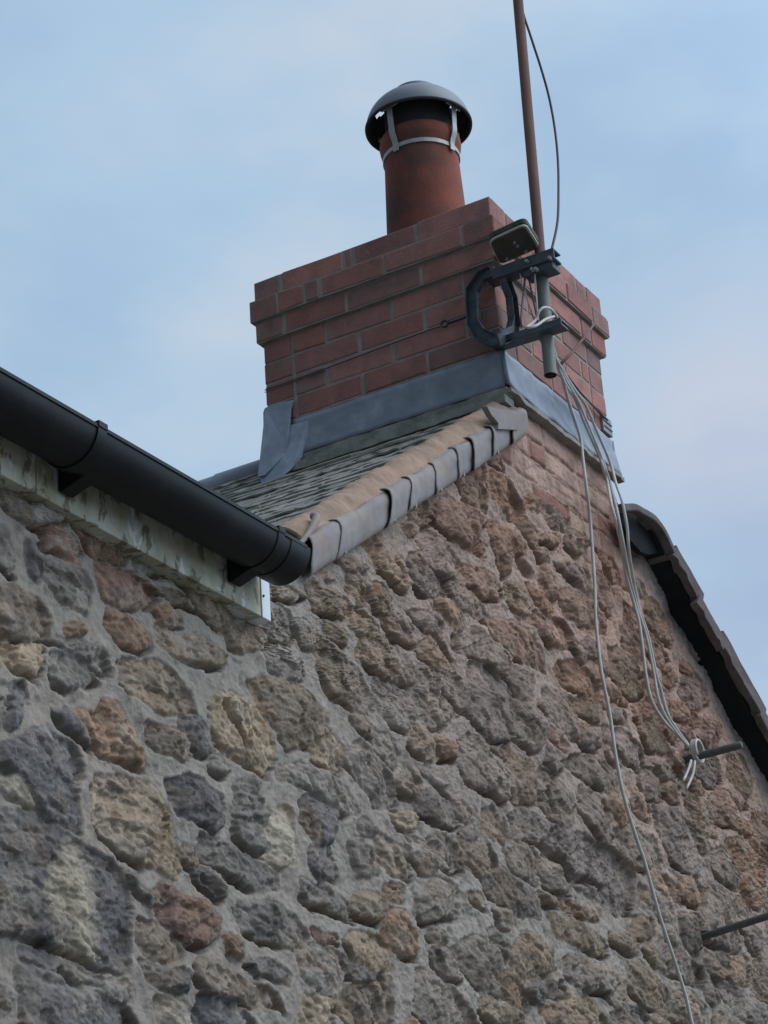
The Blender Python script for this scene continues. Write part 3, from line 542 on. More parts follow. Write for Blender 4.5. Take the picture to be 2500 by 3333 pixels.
# ------------------------------------------------------------------ slate slope
def slates():
    mb = MB(); ct, st = math.cos(TH), math.sin(TH)
    def P(s, y, o): return (V0[0] + s * ct - o * st, y, V0[2] + s * st + o * ct)
    mb.cur = (.10, .105, .10); mb.grid(lambda a, b: P(-.42 + a * 2.2, .04 + b * 5, .074), 4, 4)
    s = -.42; k = 0
    while s < 1.74:
        gauge = random.uniform(.075, .115)
        y = random.uniform(.012, .066) ; y -= (k % 2) * .0
        lift = random.uniform(.0, .006)
        while y < 5:
            w = random.uniform(.14, .27); g1 = random.uniform(-.004, .004); t = random.uniform(.0045, .008)
            v = random.uniform(.8, 1.2); mb.cur = (.215 * v, .205 * v, .185 * v)
            if random.random() < .2: mb.cur = (.20 * v, .195 * v, .165 * v)
            n = 6; a = []
            for j in range(n + 1):
                yy = y + w * j / n * (.985 if y > .05 else 1) + (random.uniform(-.008, .008) if j == 0 else 0); jag = random.uniform(-.007, .006)
                o0 = .080 + lift + random.uniform(-.003, .004)
                a.append((mb.vert(P(s + g1 + jag, yy, o0)), mb.vert(P(s + g1 + jag + .002, yy, o0 + t)), mb.vert(P(s + gauge * 1.9, yy, .082))))
            for q, r in zip(a, a[1:]):
                mb.face((q[0], r[0], r[1], q[1])); mb.face((q[1], r[1], r[2], q[2]))
            mb.face((a[0][0], a[0][1], a[0][2])); mb.face((a[-1][0], a[-1][2], a[-1][1]))
            y += w
        s += gauge; k += 1
    return mb.build('roof', m_slate, cottage)
roof = slates()
# ridge capping running back behind the chimney
mb = MB(); zr = -.468
for k in range(9):
    y0 = .80 + k * .45
    mb.tube([(.36, y0, zr - .02 - .004 * (k % 2)), (.36, y0 + .455, zr - .02 - .004 * (k % 2))], .062, 20)
mb.build('ridge_cap', m_lead, roof, ang=40)
# far slopes: right side of the gable and the lower range to the left
mb = MB(); mb.cur = (.17, .13, .12)
for k in range(26):
    s0 = k * .09
    x0 = .42 + s0; z0 = verge_r(x0) + .022
    if x0 + .13 < 2.62 and not .58 < x0 < .95: mb.obox((x0, .06 if x0 > .80 else .87, z0), (.13, 0, -.0845), (0, 4.9 if x0 > .8 else 4.0, 0), (.008, 0, .014))
mb.build('roof', m_slate, cottage)
mb = MB(); mb.cur = (.13, .135, .13)
for k in range(30):
    mb.obox((-4.0, -.04 + k * .1, -1.742 + k * .057), (2.47 if k < 2 else 2.75, 0, 0), (0, .14, .06), (0, -.006, .012))
mb.build('roof', m_slate, cottage)

# ------------------------------------------------------------------ verge: mortar bedding and lead sleeves
mb = MB()
def vm(a, b):
    x = -1.255 + a * 1.285; y = -.024 + b * .115
    o = .050 + .046 * math.sin(math.pi / 2 * min(b * 1.9, 1)) - .022 * max(0, b - .6) / .4 + .009 * float(fbm(np.array([x]), np.array([y]), 22, 4, 71, .6)[0])
    return lslope(x, y, o)
mb.grid(vm, 260, 20); mb.build('verge_mortar', m_vmort, cottage, smooth=True, solid=.012)
LAPB = [(975, 1850), (1095, 1780), (1258, 1680), (1328, 1635), (1412, 1590), (1487, 1545), (1535, 1515), (1600, 1478), (1662, 1440)]
lx = [PY(u, v, -.03)[0] for u, v in LAPB]; lx[0] = -1.25
prof = [(.004, -.024), (-.020, -.026), (-.031, -.014), (-.035, .004), (-.037, .022), (-.036, .036), (-.031, .047), (-.021, .054), (-.004, .057)]
for k, (x0, x1) in enumerate(zip(lx, lx[1:] + [.045])):
    mb = MB(); nn = len(prof) - 1; ends = x1 + .016
    P2 = catmull([np.array(p) for p in prof], 3)
    sd = random.uniform(0, 50); lap = random.uniform(-.001, .006); skew = random.uniform(-.018, .012); low_ = random.uniform(-.006, .006)
    def fn(a, b):
        q = P2[int(round(b * (len(P2) - 1)))]
        sh = (-.026 + skew) * (b - .3) - .010 * math.sin(b * 6.2 + skew * 40) * (1 if a < .5 else .6)
        x = x0 + (ends - x0) * a + sh
        out_ = (.0055 + lap) * (1 - a) ** 2 + .002 + .005 * float(n1d(x * 5 + sd, 2, 72)[0]) + .0045 * float(fbm(np.array([x]), np.array([b * .09 + sd]), 16, 3, 74)[0]) + .002 * float(fbm(np.array([x]), np.array([b * .2]), 30, 2, 73 + k)[0])
        y, o = q; o = o + low_ * (1 - b) + .004 * float(n1d(x * 4 + 3.3, 2, 75)[0]) * b; dn = np.array([-.8, .6]) if b > .7 else np.array([-1.0, 0])
        return lslope(x, y + dn[0] * out_, o + dn[1] * out_)
    mb.grid(fn, max(6, int((ends - x0) / .008)), len(P2) - 1)
    mb.build('lead_sleeve', m_leadv, cottage, smooth=True, solid=.003)
    if 0 < k < 8:   # small fixing clip at the foot of the lap
        mb = MB(); c = lslope(x0 + .03, -.030, -.026); mb.obox(c, (.009, 0, .006), (0, -.007, 0), (-.003, 0, .022)); mb.build('fixing_clip', m_leadv, cottage, bevel=.001)
# folded lead cap at the apex of the verge
capx = [(1585, 1322), (1640, 1334), (1690, 1338), (1713, 1346), (1708, 1362), (1698, 1385), (1686, 1399), (1622, 1396), (1623, 1378), (1612, 1364), (1600, 1350)]
mb = MB()
outer = [PY(u, v, -.052) for u, v in capx]
cen = PY(1655, 1362, -.058)
ci = mb.vert(cen); oi = [mb.vert(p) for p in outer]; bi = [mb.vert(p + np.array([0, .018, .001])) for p in outer]
for k in range(len(oi)):
    j = (k + 1) % len(oi); mb.face((ci, oi[k], oi[j])); mb.face((oi[k], bi[k], bi[j], oi[j]))
mb.build('lead_cap', m_leadv, cottage, smooth=True, ang=50)
# curled lead and mortar at the foot of the verge
mb = MB(); mb.tube([lslope(-1.30, -.03, .05), lslope(-1.24, -.03, .065), lslope(-1.19, -.025, .085), lslope(-1.18, -.01, .092)], [.006, .008, .011, .010], 12, smooth=5)
mb.build('lead_curl', m_leadv, cottage, smooth=True)

# ------------------------------------------------------------------ right verge: undercloak and clay tiles
ct2 = math.atan(.65)
def rs(x, y, off): return np.array([x + off * math.sin(ct2), y, verge_r(x) + off * math.cos(ct2)])
mb = MB(); mb.hexa([rs(.80, .05, -.002), rs(2.6, .05, -.002), rs(2.6, -.074, -.002), rs(.80, -.074, -.002), rs(.80, .05, .016), rs(2.6, .05, .016), rs(2.6, -.074, .012), rs(.80, -.074, .012)])
mb.build('undercloak', m_under, cottage, bevel=.003)
def tile_profile(px, y, th):
    top = [PY(u, v, y) for u, v in px]; return top
# first tile, bent over the ridge end
top = [PY(u, v, -.105) for u, v in [(2026, 1637), (2044, 1638), (2070, 1638), (2096, 1652), (2130, 1672), (2152, 1697), (2172, 1727), (2190, 1765), (2209, 1806)]]
top = catmull(top, 3); low = []
for i, p in enumerate(top):
    t = top[min(i + 1, len(top) - 1)] - top[max(i - 1, 0)]; t /= np.linalg.norm(t); nrm = np.array([-t[2], 0, t[0]]); nrm = nrm if nrm[2] > 0 else -nrm
    low.append(p - nrm * .024)
mb = MB(); mb.prism([*top, *low[::-1]], (0, .030, 0)); q0 = 11; dn_ = np.array([0, .028, -.0012]); mb.prism([*[p + dn_ for p in top[q0:]], *[p + dn_ * (1, 1, -1) for p in low[q0:][::-1]]], (0, .07, 0)); mb.build('verge_tile', m_tile, cottage, bevel=.004)
mb = MB(); x_ = top[-1][0]
mb.prism([PY(PIX(p)[0], PIX(p)[1] - 14, -.055) for p in low] + [PY(u, v, -.055) for u, v in ((2140, 1800), (2110, 1805), (2085, 1795), (2050, 1755), (2026, 1700), (2020, 1650))], (0, .02, 0)); mb.build('verge_shade_fill', m_under, cottage)  # dark slab added as the shade in the hollow under the tile
for (x0, x1, a, b, th) in ((.93, 1.115, -.016, -.004, .054), (1.09, 1.27, -.030, -.020, .048), (1.245, 1.55, -.012, -.002, .060), (1.52, 1.80, -.016, -.002, .056), (1.77, 2.05, -.016, -.002, .056), (2.02, 2.30, -.016, -.002, .056), (2.27, 2.60, -.016, -.002, .056)):
    mb = MB(); n = 10; s = random.uniform(0, 90)
    lo = []; hi = []
    for i in range(n + 1):
        x = x0 + (x1 - x0) * i / n; o = a + (b - a) * i / n + .006 * float(n1d(x * 3 + s, 6, 77)[0])
        lo.append(rs(x, -.105 + .003 * math.sin(i * 2.1 + s), o)); hi.append(rs(x, -.107, o + th + random.uniform(-.002, .002)))
    mb.prism(lo + hi[::-1], (0, .026, 0)); mb.prism([p * 0 + np.array([p[0], -.079, max(p[2], rs(p[0], 0, .0145)[2])]) for p in lo] + [p + np.array([0, .028, -.0015]) for p in hi[::-1]], (0, .13, 0)); mb.build('verge_tile', m_tile, cottage, bevel=.003)

# ------------------------------------------------------------------ fascia and end trim
FX1, FB, FT, FY = -1.492, -1.898, -1.755, -.045
mb = MB(); mb.box((-4.0, FY, FB), (-2.318, .02, FT)); mb.box((-2.3155, FY, FB), (FX1 - .0025, .02, FT)); 
fascia = mb.build('fascia', m_fascia, cottage, bevel=.002)
mb = MB(); mb.box((FX1, FY - .002, FB - .001), (-1.457, .02, FT)); mb.build('end_trim', m_trim, fascia, bevel=.0015)
mb = MB()
for z in (-1.80, -1.845):
    mb = MB(); mb.tube([(FX1 + .006, FY - .0015, z), (FX1 + .006, FY - .0045, z)], .003, 8); mb.build('nail', m_hole, fascia)

# ================================================================== CHIMNEY (part of the cottage)
HC = .075; JT = .013
def bricks(mb, ranges, axis, face, sgn, z0, z1, depth=.1025):
    for a, b in ranges:
        v = random.uniform(.8, 1.14); hue = random.uniform(-.02, .02)
        c = (.325 * v + hue, .150 * v, .126 * v - hue * .3)
        r = random.random()
        if r < .22: c = (c[0] * .78, c[1] * .95, c[2] * .98)
        mb.cur = c
        j = lambda: random.uniform(-.0024, .0024)
        f = face + sgn * random.uniform(-.0005, .0025); bk = face - sgn * depth; rim = f - sgn * .003; ch = .003
        def pt(t, n, z): return (n, t, z) if axis == 'y' else (t, n, z)
        base = [pt(a, bk, z0), pt(b, bk, z0), pt(b, bk, z1), pt(a, bk, z1)]
        ja, jb, jc, jd = j(), j(), j(), j()
        mid = [pt(a + ja, rim, z0 + jc), pt(b + jb, rim, z0 + jd), pt(b + jb, rim, z1 + jc), pt(a + ja, rim, z1 + jd)]
        fr = [pt(a + ja + ch, f, z0 + jc + ch), pt(b + jb - ch, f, z0 + jd + ch), pt(b + jb - ch, f, z1 + jc - ch), pt(a + ja + ch, f, z1 + jd - ch)]
        i = [mb.vert(p) for p in base + mid + fr]
        for k in range(4):
            n = (k + 1) % 4; mb.face((i[k], i[n], i[4 + n], i[4 + k])); mb.face((i[4 + k], i[4 + n], i[8 + n], i[8 + k]))
        mb.face(i[8:12]); mb.face(i[3::-1])
def spans(lo, hi, joints, w=JT):
    o = []; a = lo
    for q in sorted(joints):
        if q <= lo + .01 or q >= hi - .01: continue
        o.append((a, q - w / 2)); a = q + w / 2
    o.append((a, hi)); return o
def chimney():
    mb = MB(); E = [.016, .030, .016, 0, 0, 0, 0, 0, 0, 0, 0]
    LJ = [(.245, .478, .513, .748), (.118, .358, .598, .655), (.241, .512, .747), (.140, .363, .605), (.248, .484, .728), (.125, .366, .608), (.250, .482, .729), (.125, .366, .608)]
    # mortar core
    mb.mi = 1
    for k in range(11):
        e = E[k] - .0022; t = -.0 - k * HC - (.0 if k else .0015); mb.box((-e + (.06 if k > 8 else 0), -e + (.06 if k > 8 else 0), -(k + 1) * HC if k < 10 else -1.2), (W + e, D + e, t))
    mb.mi = 0
    for k in range(9):
        e = E[k]; z1 = -k * HC - (.001 if k == 0 else .0038); z0 = -(k + 1) * HC + .0038
        lj = LJ[k] if k < 8 else LJ[6 + k % 2]; even = k % 2 == 0
        # left face (x = -e): stretcher courses own the corner
        if even:
            bricks(mb, spans(-e, D + e, lj), 'y', -e, -1, z0, z1)
            bricks(mb, spans(-e + .1125, W + e - .1125, (.345, .585)), 'x', -e, -1, z0, z1)
            bricks(mb, spans(-e, D + e, (.23, .46, .69)), 'y', W + e, 1, z0, z1)
            bricks(mb, spans(-e + .1125, W + e - .1125, (.345, .585)), 'x', D + e, 1, z0, z1)
        else:
            bricks(mb, spans(-e + .1125, D + e - .1125, [q for q in lj if q > .15]) , 'y', -e, -1, z0, z1)
            bricks(mb, spans(-e, W + e, (.235, .47, .66) if k < 2 else (.225, .46, .645)), 'x', -e, -1, z0, z1)
            bricks(mb, spans(-e + .1125, D + e - .1125, (.34, .57)), 'y', W + e, 1, z0, z1)
            bricks(mb, spans(-e, W + e, (.235, .47, .66)), 'x', D + e, 1, z0, z1)
    return mb.build('chimney', [m_brick, m_mortar], cottage)
chim = chimney()
# cement flaunching round the pot
PXC, PYC = .377, .405
mb = MB(); mb.lathe(PXC, PYC, [(.34, -.004), (.25, .02), (.16, .05), (.12, .05)], 32); mb.build('flaunching', m_mortar, chim, smooth=True)
nv = np.array([FW[0], FW[1], 0]); nv /= np.linalg.norm(nv); axis_c = nv @ np.array([PXC, PYC, 0])
def lev(u, v, r=0): return float(onpl(u, v, nv, axis_c - r)[2])
ZBAND = lev(1385, 452, .13); ZRIM = lev(1361, 417, 0)
mb = MB(); mb.lathe(PXC, PYC, [(.105, 0), (.146, 0), (.144, .03), (.127, ZBAND - .03), (.126, ZBAND), (.128, ZBAND + .015), (.136, ZBAND + .03), (.139, ZBAND + .05), (.136, ZBAND + .075), (.128, ZBAND + .082), (.108, ZBAND + .08), (.100, .1)], 64)
mb.build('chimney_pot', m_pot, chim, smooth=True, ang=60)

# lead flashings
def sheet(name, fn, nu, nv_, parent=chim, th=.004, m=m_lead):
    mb = MB(); mb.grid(fn, nu, nv_); return mb.build(name, m, parent, smooth=True, solid=th)
def wob(a, b, s, amp=.006): return amp * float(fbm(np.array([a * 1.0]), np.array([b]), 7, 3, s)[0])
YL = .735
sheet('lead_flashing', lambda a, b: (-.008 - .012 * b * b - wob(a * 2, b * .4, 81), -.010 + a * (YL + .01), ZF + b * (ZB - ZF) + .004 * float(n1d(a * 6, 2, 82)[0]) * (1 if b > .5 else .6)), 60, 8)
sheet('lead_flashing', lambda a, b: (-.010 + a * (W + .018), -.008 - .014 * b * b - wob(a * 2, b * .4, 83), ZF + b * (ZB - ZF - .002) + .004 * float(n1d(a * 6, 2, 84)[0])), 60, 8)
mb = MB(); mb.tube([(-.010, -.010, ZF - .002), (-.018, -.018, (ZF + ZB) / 2), (-.024, -.024, ZB + .002)], .006, 8); mb.build('flashing_fold', m_lead, chim, smooth=True)
sheet('lead_flashing', lambda a, b: (W + .005 + .003 * b, -.010 + a * (D + .02), ZF + b * (ZB - ZF)), 20, 3)
def poly_sheet(name, px, xf, th=.006):
    mb = MB(); P = []
    for (u, v), x in zip(px, xf): P.append(PX(u, v, x))
    mb.prism(P, (th, 0, 0)); return mb.build(name, m_lead2, chim, bevel=.002)
poly_sheet('corner_flashing', [(1002, 1369), (1000, 1420), (986, 1460), (981, 1489), (945, 1528), (905, 1564), (850, 1577), (843, 1548), (880, 1500), (900, 1440), (938, 1384)],
           [-.014, -.017, -.024, -.035, -.05, -.06, -.06, -.05, -.03, -.02, -.014])
poly_sheet('corner_flashing', [(862, 1328), (880, 1318), (958, 1300), (946, 1330), (943, 1385), (935, 1448), (921, 1487), (890, 1518), (860, 1547), (838, 1552), (842, 1515), (854, 1465), (857, 1400), (856, 1342)],
           [-.016, -.016, -.016, -.018, -.022, -.028, -.042, -.052, -.062, -.062, -.05, -.032, -.022, -.016])
# stepped cement and slate fillets under the left flashing, ragged strip under the right one
def rag(a, s, amp=.004): return amp * float(n1d(a * 5, 3, s)[0])
for nm, x, zt0, zb0, yl, s, m in (('cement_fillet', -.020, -.668, -.694, .80, 91, m_slate), ('cement_fillet', -.040, -.699, -.727, .80, 92, m_slate)):
    mb = MB(); mb.cur = (.22, .225, .20)
    n = 40
    for i in range(n):
        a0, a1 = i / n, (i + 1) / n; y0, y1 = -.016 + a0 * yl, -.016 + a1 * yl
        mb.hexa([(x - rag(a0, s), y0, zb0 + rag(a0, s + 1)), (x - rag(a1, s), y1, zb0 + rag(a1, s + 1)), (.02, y1, zb0), (.02, y0, zb0), (x - rag(a0, s), y0, zt0), (x - rag(a1, s), y1, zt0), (.02, y1, zt0), (.02, y0, zt0)])
    mb.build(nm, m, chim)
mb = MB(); n = 60
for i in range(n):
    f = lambda a: (-.022 + a * (W + .030), -.034 - rag(a, 95, .006), ZB - .011 - .006 * math.sin(a * 3.1) + rag(a, 96, .005), .014 + rag(a, 97, .005))
    (x0, y0, z0, t0), (x1, y1, z1, t1) = f(i / n), f((i + 1) / n)
    mb.hexa([(x0, y0, z0 - t0), (x1, y1, z1 - t1), (x1, .0, z1 - t1), (x0, .0, z0 - t0), (x0, y0, z0), (x1, y1, z1), (x1, .0, z1), (x0, .0, z0)])
mb.build('ragged_strip', m_mortar, chim)

# ================================================================== COWL
cowl = thing('chimney_cowl', 'grey domed metal cowl with straps clamped on the red chimney pot', 'cowl', (PXC, PYC, ZRIM))
RD_ = .180; ZT = lev(1360, 280, .05); hd = ZT - ZRIM
dome = [(RD_ * math.cos(t), ZRIM + hd * math.sin(t)) for t in np.linspace(0, R_(72), 22)]
inn = [(r - .004, z - .004) for r, z in dome]
mb = MB(); mb.lathe(PXC, PYC, dome + [(.02, dome[-1][1] + .004)] , 96)
slots = []
for u, v in ((1230, 372), (1240, 366), (1477, 340), (1480, 350)):      # two slots in the far side of the dome let the sky through
    dd = ray(u, v); sc_ = np.array([1 / RD_, 1 / RD_, 1 / hd]); o_ = (CAM - [PXC, PYC, ZRIM]) * sc_; q_ = dd * sc_
    A_, B_, C_ = q_ @ q_, o_ @ q_, o_ @ o_ - 1; disc = B_ * B_ - A_ * C_
    if disc > 0: slots.append(CAM + dd * ((-B_ + math.sqrt(disc)) / A_))
def cut(m_, r):
    keep = [(f, i) for f, i in zip(m_.f, m_.m) if not any(np.linalg.norm(np.mean([m_.v[k] for k in f], 0) - s_) < r for s_ in slots)]
    m_.f = [k[0] for k in keep]; m_.m = [k[1] for k in keep]; return m_
cut(mb, .017).build('dome', m_cowl, cowl, smooth=True)
mb = MB(); mb.lathe(PXC, PYC, [(RD_ - .001, ZRIM + .001)] + inn[1:] + [(.01, inn[-1][1])], 96); cut(mb, .017).build('dome_lining', m_cowlin, cowl, smooth=True)
mb = MB(); mb.lathe(PXC, PYC, [(.112, ZBAND + .05), (.116, ZRIM + .02), (.112, ZRIM + hd * .55)], 40); mb.build('soot_guard', m_cowlin, cowl, smooth=True)
mb = MB(); z0 = dome[-1][1] + .003; mb.lathe(PXC, PYC, [(.070, z0 - .012), (.082, z0 - .004), (.080, z0 + .006), (.05, z0 + .016), (.01, z0 + .018)], 40); mb.build('dome_cap', m_cowl, cowl, smooth=True, ang=50)
mb = MB(); mb.lathe(PXC, PYC, [(.1275, ZBAND - .008), (.1315, ZBAND - .008), (.1315, ZBAND + .007), (.1275, ZBAND + .007)], 64, close=True); mb.build('clamp_band', m_strap, cowl)
mb = MB(); mb.lathe(PXC, PYC, [(RD_ - .004, ZRIM - .004), (RD_ + .003, ZRIM - .004), (RD_ + .004, ZRIM + .004), (RD_ - .002, ZRIM + .006)], 96, close=True); mb.build('dome_rim', m_cowlin, cowl, smooth=True)
vang = math.atan2(-nv[1], -nv[0])
for da in (-39, 51, 132, -132):
    a = vang + R_(da); ca, sa = math.cos(a), math.sin(a); tg = np.array([-sa, ca, 0]) * .011
    def q(r, z): return np.array([PXC + r * ca, PYC + r * sa, z])
    mb = MB(); pth = [q(.1335, ZBAND - .022), q(.135, ZBAND + .01), q(.148, ZBAND + .045), q(.150, ZBAND + .075), q(.155, ZRIM + .035)]
    pth = catmull(pth, 4); rd = np.array([ca, sa, 0]) * .003
    for p0, p1 in zip(pth, pth[1:]):
        mb.hexa([p0 - tg, p0 + tg, p0 + tg + rd, p0 - tg + rd, p1 - tg, p1 + tg, p1 + tg + rd, p1 - tg + rd])
    mb.build('strap', m_strap, cowl)
    mb = MB(); c = q(.150, ZRIM + .010); t5 = np.array([-sa, ca, 0]) * .036
    mb.hexa([c - t5, c + t5, c + t5 + rd * 2, c - t5 + rd * 2, c - t5 + (0, 0, .014), c + t5 + (0, 0, .014), c + t5 + rd * 2 + (0, 0, .014), c - t5 + rd * 2 + (0, 0, .014)])
    mb.build('strap_tab', m_strap, cowl)

# ================================================================== GUTTER
gut = thing('gutter', 'black half round plastic gutter running along the mossy fascia', 'gutter', (-2.5, -.12, -1.80))
GR, GYC, GZ = .068, -.119, -1.788
mb = MB(); GX1 = -1.505
def gutter_ring(r0, r1, x0, x1, a0=180, a1=360, n=26):
    m_ = MB(); A = [R_(a0 + (a1 - a0) * k / n) for k in range(n + 1)]
    pts = [(r0, a) for a in A] + [(r1, a) for a in A[::-1]]
    m_.prism([(x0, GYC + r * math.cos(a), GZ + r * math.sin(a)) for r, a in pts], (x1 - x0, 0, 0)); return m_
ch = gutter_ring(GR, GR - .003, -4.0, GX1 - .012); ch.box((-4.0, GYC - GR - .003, GZ - .004), (GX1 - .012, GYC - GR + .006, GZ + .004))
ch.build('gutter_channel', m_black, gut, ang=40)
se = gutter_ring(GR + .002, GR - .006, GX1 - .075, GX1 + .004)
se.build('stop_end', m_black, gut, ang=40)
mb = MB(); mb.prism([(GX1, GYC + (GR - .006) * math.cos(a), GZ + (GR - .006) * math.sin(a)) for a in [R_(180 + 180 * k / 24) for k in range(25)]], (.003, 0, 0)); mb.build('end_plate', m_black, gut)
def clip_band(x, w, name, extra=.004):
    m_ = gutter_ring(GR + extra, GR + .0005, x, x + w, 178, 362)
    m_.box((x, GYC - GR - extra - .002, GZ - .002), (x + w, GYC - GR + .008, GZ + .012)); return m_.build(name, m_black, gut, ang=40, bevel=.001)
clip_band(-2.302, .030, 'union_clip', .0035)
xb = PY(1035 * 0 + 918, 1758, -.189)[0]
clip_band(xb - .012, .026, 'union_clip', .0025)
for u, v in ((185, 1560), (735, 1830)):
    x = PY(u, v, FY)[0]
    mb = MB(); mb.prism([(x, FY - .002, -1.757), (x, FY - .002, -1.872), (x, FY - .010, -1.876), (x, GYC + .012, GZ - GR - .003), (x, GYC - .01, GZ - GR + .006), (x, GYC, GZ - .02)], (.040, 0, 0))
    mb.build('gutter_bracket', m_black, gut, bevel=.002)

gut.rotation_euler = (0, -.016, 0)
# ================================================================== AERIAL BRACKET, MAST AND BOX
S = .24862
def c1(a, b): return (1500 + a * S, 700 + b * S)
brk = thing('aerial_bracket', 'dark iron corner bracket with two arms holding the mast at the chimney', 'bracket', (-.02, -.02, -.4))
def band_on(plane, pts, w, th, name, lip=.016):
    # flat iron band along a polyline lying on a chimney face, with a raised outer lip
    P = [np.array(p) for p in pts]; nrm = np.array([-1.0, 0, 0]) if plane == 'x' else np.array([0, -1.0, 0]); mb = MB()
    sides = []
    for i, p in enumerate(P):
        t1 = (P[min(i + 1, len(P) - 1)] - p); t0 = p - P[max(i - 1, 0)]
        t = (t0 / (np.linalg.norm(t0) + 1e-9) + t1 / (np.linalg.norm(t1) + 1e-9)); t /= np.linalg.norm(t)
        s = np.cross(nrm, t); sides.append(s / np.linalg.norm(s))
    for i in range(len(P) - 1):
        a, b, sa, sb = P[i], P[i + 1], sides[i] * w / 2, sides[i + 1] * w / 2
        mb.hexa([a - sa, a + sa, b + sb, b - sb, a - sa + nrm * th, a + sa + nrm * th, b + sb + nrm * th, b - sb + nrm * th])
        for sg in (-1, 1):
            k = sg * .86
            mb.hexa([a + sa * k + nrm * th, a + sa * sg + nrm * th, b + sb * sg + nrm * th, b + sb * k + nrm * th, a + sa * k + nrm * (th + lip), a + sa * sg + nrm * (th + lip), b + sb * sg + nrm * (th + lip), b + sb * k + nrm * (th + lip)])
    return mb.build(name, m_iron, brk, bevel=.0015)
xl = -.034
lf = [PX(*c1(a, b), xl) for a, b in ((420, 770), (300, 830), (175, 1010), (180, 1150), (195, 1440), (280, 1580), (440, 1660))]
band_on('x', lf, .040, .008, 'corner_frame')
yr = -.034
rf = [PY(*c1(a, b), yr) for a, b in ((530, 800), (545, 900), (620, 1100), (640, 1300), (655, 1420), (620, 1560), (470, 1640))]
band_on('y', rf, .042, .008, 'corner_frame')
def arm(a, b, h, dep, name):
    a, b = np.array(a), np.array(b); d = b - a; mb = MB()
    mb.obox(a + (0, 0, -h / 2), d, (.005, 0, 0), (0, 0, h)); mb.obox(a + (.005, 0, h / 2 - .006), d, (dep, 0, 0), (0, 0, .006)); mb.obox(a + (.005, 0, -h / 2), d, (dep, 0, 0), (0, 0, .006))
    return mb.build(name, m_iron, brk, bevel=.001)
ua, ub = PX(*c1(330, 800), -.045), PX(*c1(1215, 490), -.045)
la, lb = PX(*c1(380, 1675), -.045), PX(*c1(1310, 1385), -.045)
arm(ua, ub, .036, .045, 'arm'); arm(la, lb, .022, .045, 'arm')
for a, b in ((1160, 555), (860, 600), (930, 705), (980, 700)):
    mb = MB(); p = PX(*c1(a, b), -.052); mb.tube([p + (.012, 0, 0), p - (.004, 0, 0)], .0055, 6); mb.build('bolt', m_strap, brk)
mb = MB(); p = PX(*c1(1010, 640), -.03); mb.box(p - (.005, .05, .03), p + (.05, .05, .012)); mb.build('clamp', m_iron, brk, bevel=.003)

YM = -.155
mast = thing('aerial_mast', 'tall rusty aerial pole held in the bracket beside the chimney', 'pole', PY(1793, 1222, YM))
pt = [PY(1686, 0, YM), PY(1750, 730, YM), PY(1763, 890, YM), PY(1792, 1222, YM)]
d_ = pt[0] - pt[1]; topm = pt[0] + d_ * .75
mb = MB(); mb.tube([topm, pt[0], pt[1], pt[2]], .0165, 18); mb.build('pole', m_rust, mast, smooth=True, ang=50)
mb = MB(); n = 20; p0, p1 = pt[2] + (pt[1] - pt[2]) * .2, pt[3]; mb.tube([p0, p1], .0192, n, cap=False); mb.build('sleeve', m_galv, mast, smooth=True)
mb = MB(); t_ = (p1 - p0) / np.linalg.norm(p1 - p0); mb.tube([p1 - t_ * .06, p1 - t_ * .002], .0165, n); mb.build('tube_bore', m_hole, mast, smooth=True)

zbx = -.222
bx = thing('aerial_box', 'small cream rimmed rounded box tilted above the upper bracket arm', 'box', PZ(1675, 790, zbx))
cor = [PZ(*c1(a, b), zbx) for a, b in ((345, 320), (850, 85), (1050, 400), (500, 640))]
def rounded(cor, r, inset=0, k=6):
    c = sum(cor) / 4; cc = [c + (p - c) * (1 - inset) for p in cor]; o = []
    for i in range(4):
        p, a, b = cc[i], cc[i - 1], cc[(i + 1) % 4]; ua_ = (a - p) / np.linalg.norm(a - p); ub_ = (b - p) / np.linalg.norm(b - p)
        for t in np.linspace(0, 1, k): o.append((1 - t) ** 2 * (p + ua_ * r) + 2 * t * (1 - t) * p + t * t * (p + ub_ * r))
    return o
mb = MB(); mb.prism(rounded(cor, .028), (0, 0, .02)); mb.build('box_lid', m_boxu, bx, bevel=.004)
mb = MB(); mb.prism([p - np.array([0, 0, .006]) for p in rounded(cor, .027, .025)], (0, 0, .006)); mb.build('box_rim', m_box, bx, bevel=.002)
mb = MB(); mb.prism([p - np.array([0, 0, .011]) for p in rounded(cor, .023, .10)], (0, 0, .0048)); mb.build('box_underside', m_boxu, bx, bevel=.002)
for a, b in ((700, 350), (740, 395), (850, 465), (600, 560)):
    mb = MB(); p = PZ(*c1(a, b), zbx - .011); mb.tube([p, p - (0, 0, .006)], .005, 6); mb.build('screw', m_strap, bx)

# ------------------------------------------------------------------ lashing wire, plates, rod
lash = thing('lashing_wire', 'thin dark lashing wire with eye bolt tying the bracket round the chimney', 'wire', PX(1447, 1054, -.02))
def LX(u, v, x=-.008): return PX(u, v, x)
mb = MB(); mb.tube([LX(862, 1270), LX(893, 1260), LX(1060, 1200), LX(1250, 1128), LX(1400, 1073), LX(1436, 1062, -.012)], .0018, 6); mb.build('wire', m_wire, lash, smooth=True)
mb = MB(); mb.tube([LX(862, 1277), LX(893, 1266), LX(1060, 1206)], .0014, 6); mb.build('wire', m_wire, lash, smooth=True)
mb = MB(); mb.tube([LX(1458, 1053, -.014), LX(1490, 1042, -.014), LX(1530, 1027, -.03)], .004, 6); mb.build('wire', m_wire, lash, smooth=True)
mb = MB(); mb.tube([PY(u, v, -.012) for u, v in ((1842, 1222), (1880, 1268), (1930, 1320), (1978, 1368))], .003, 6); mb.build('wire', m_wire, lash, smooth=True)
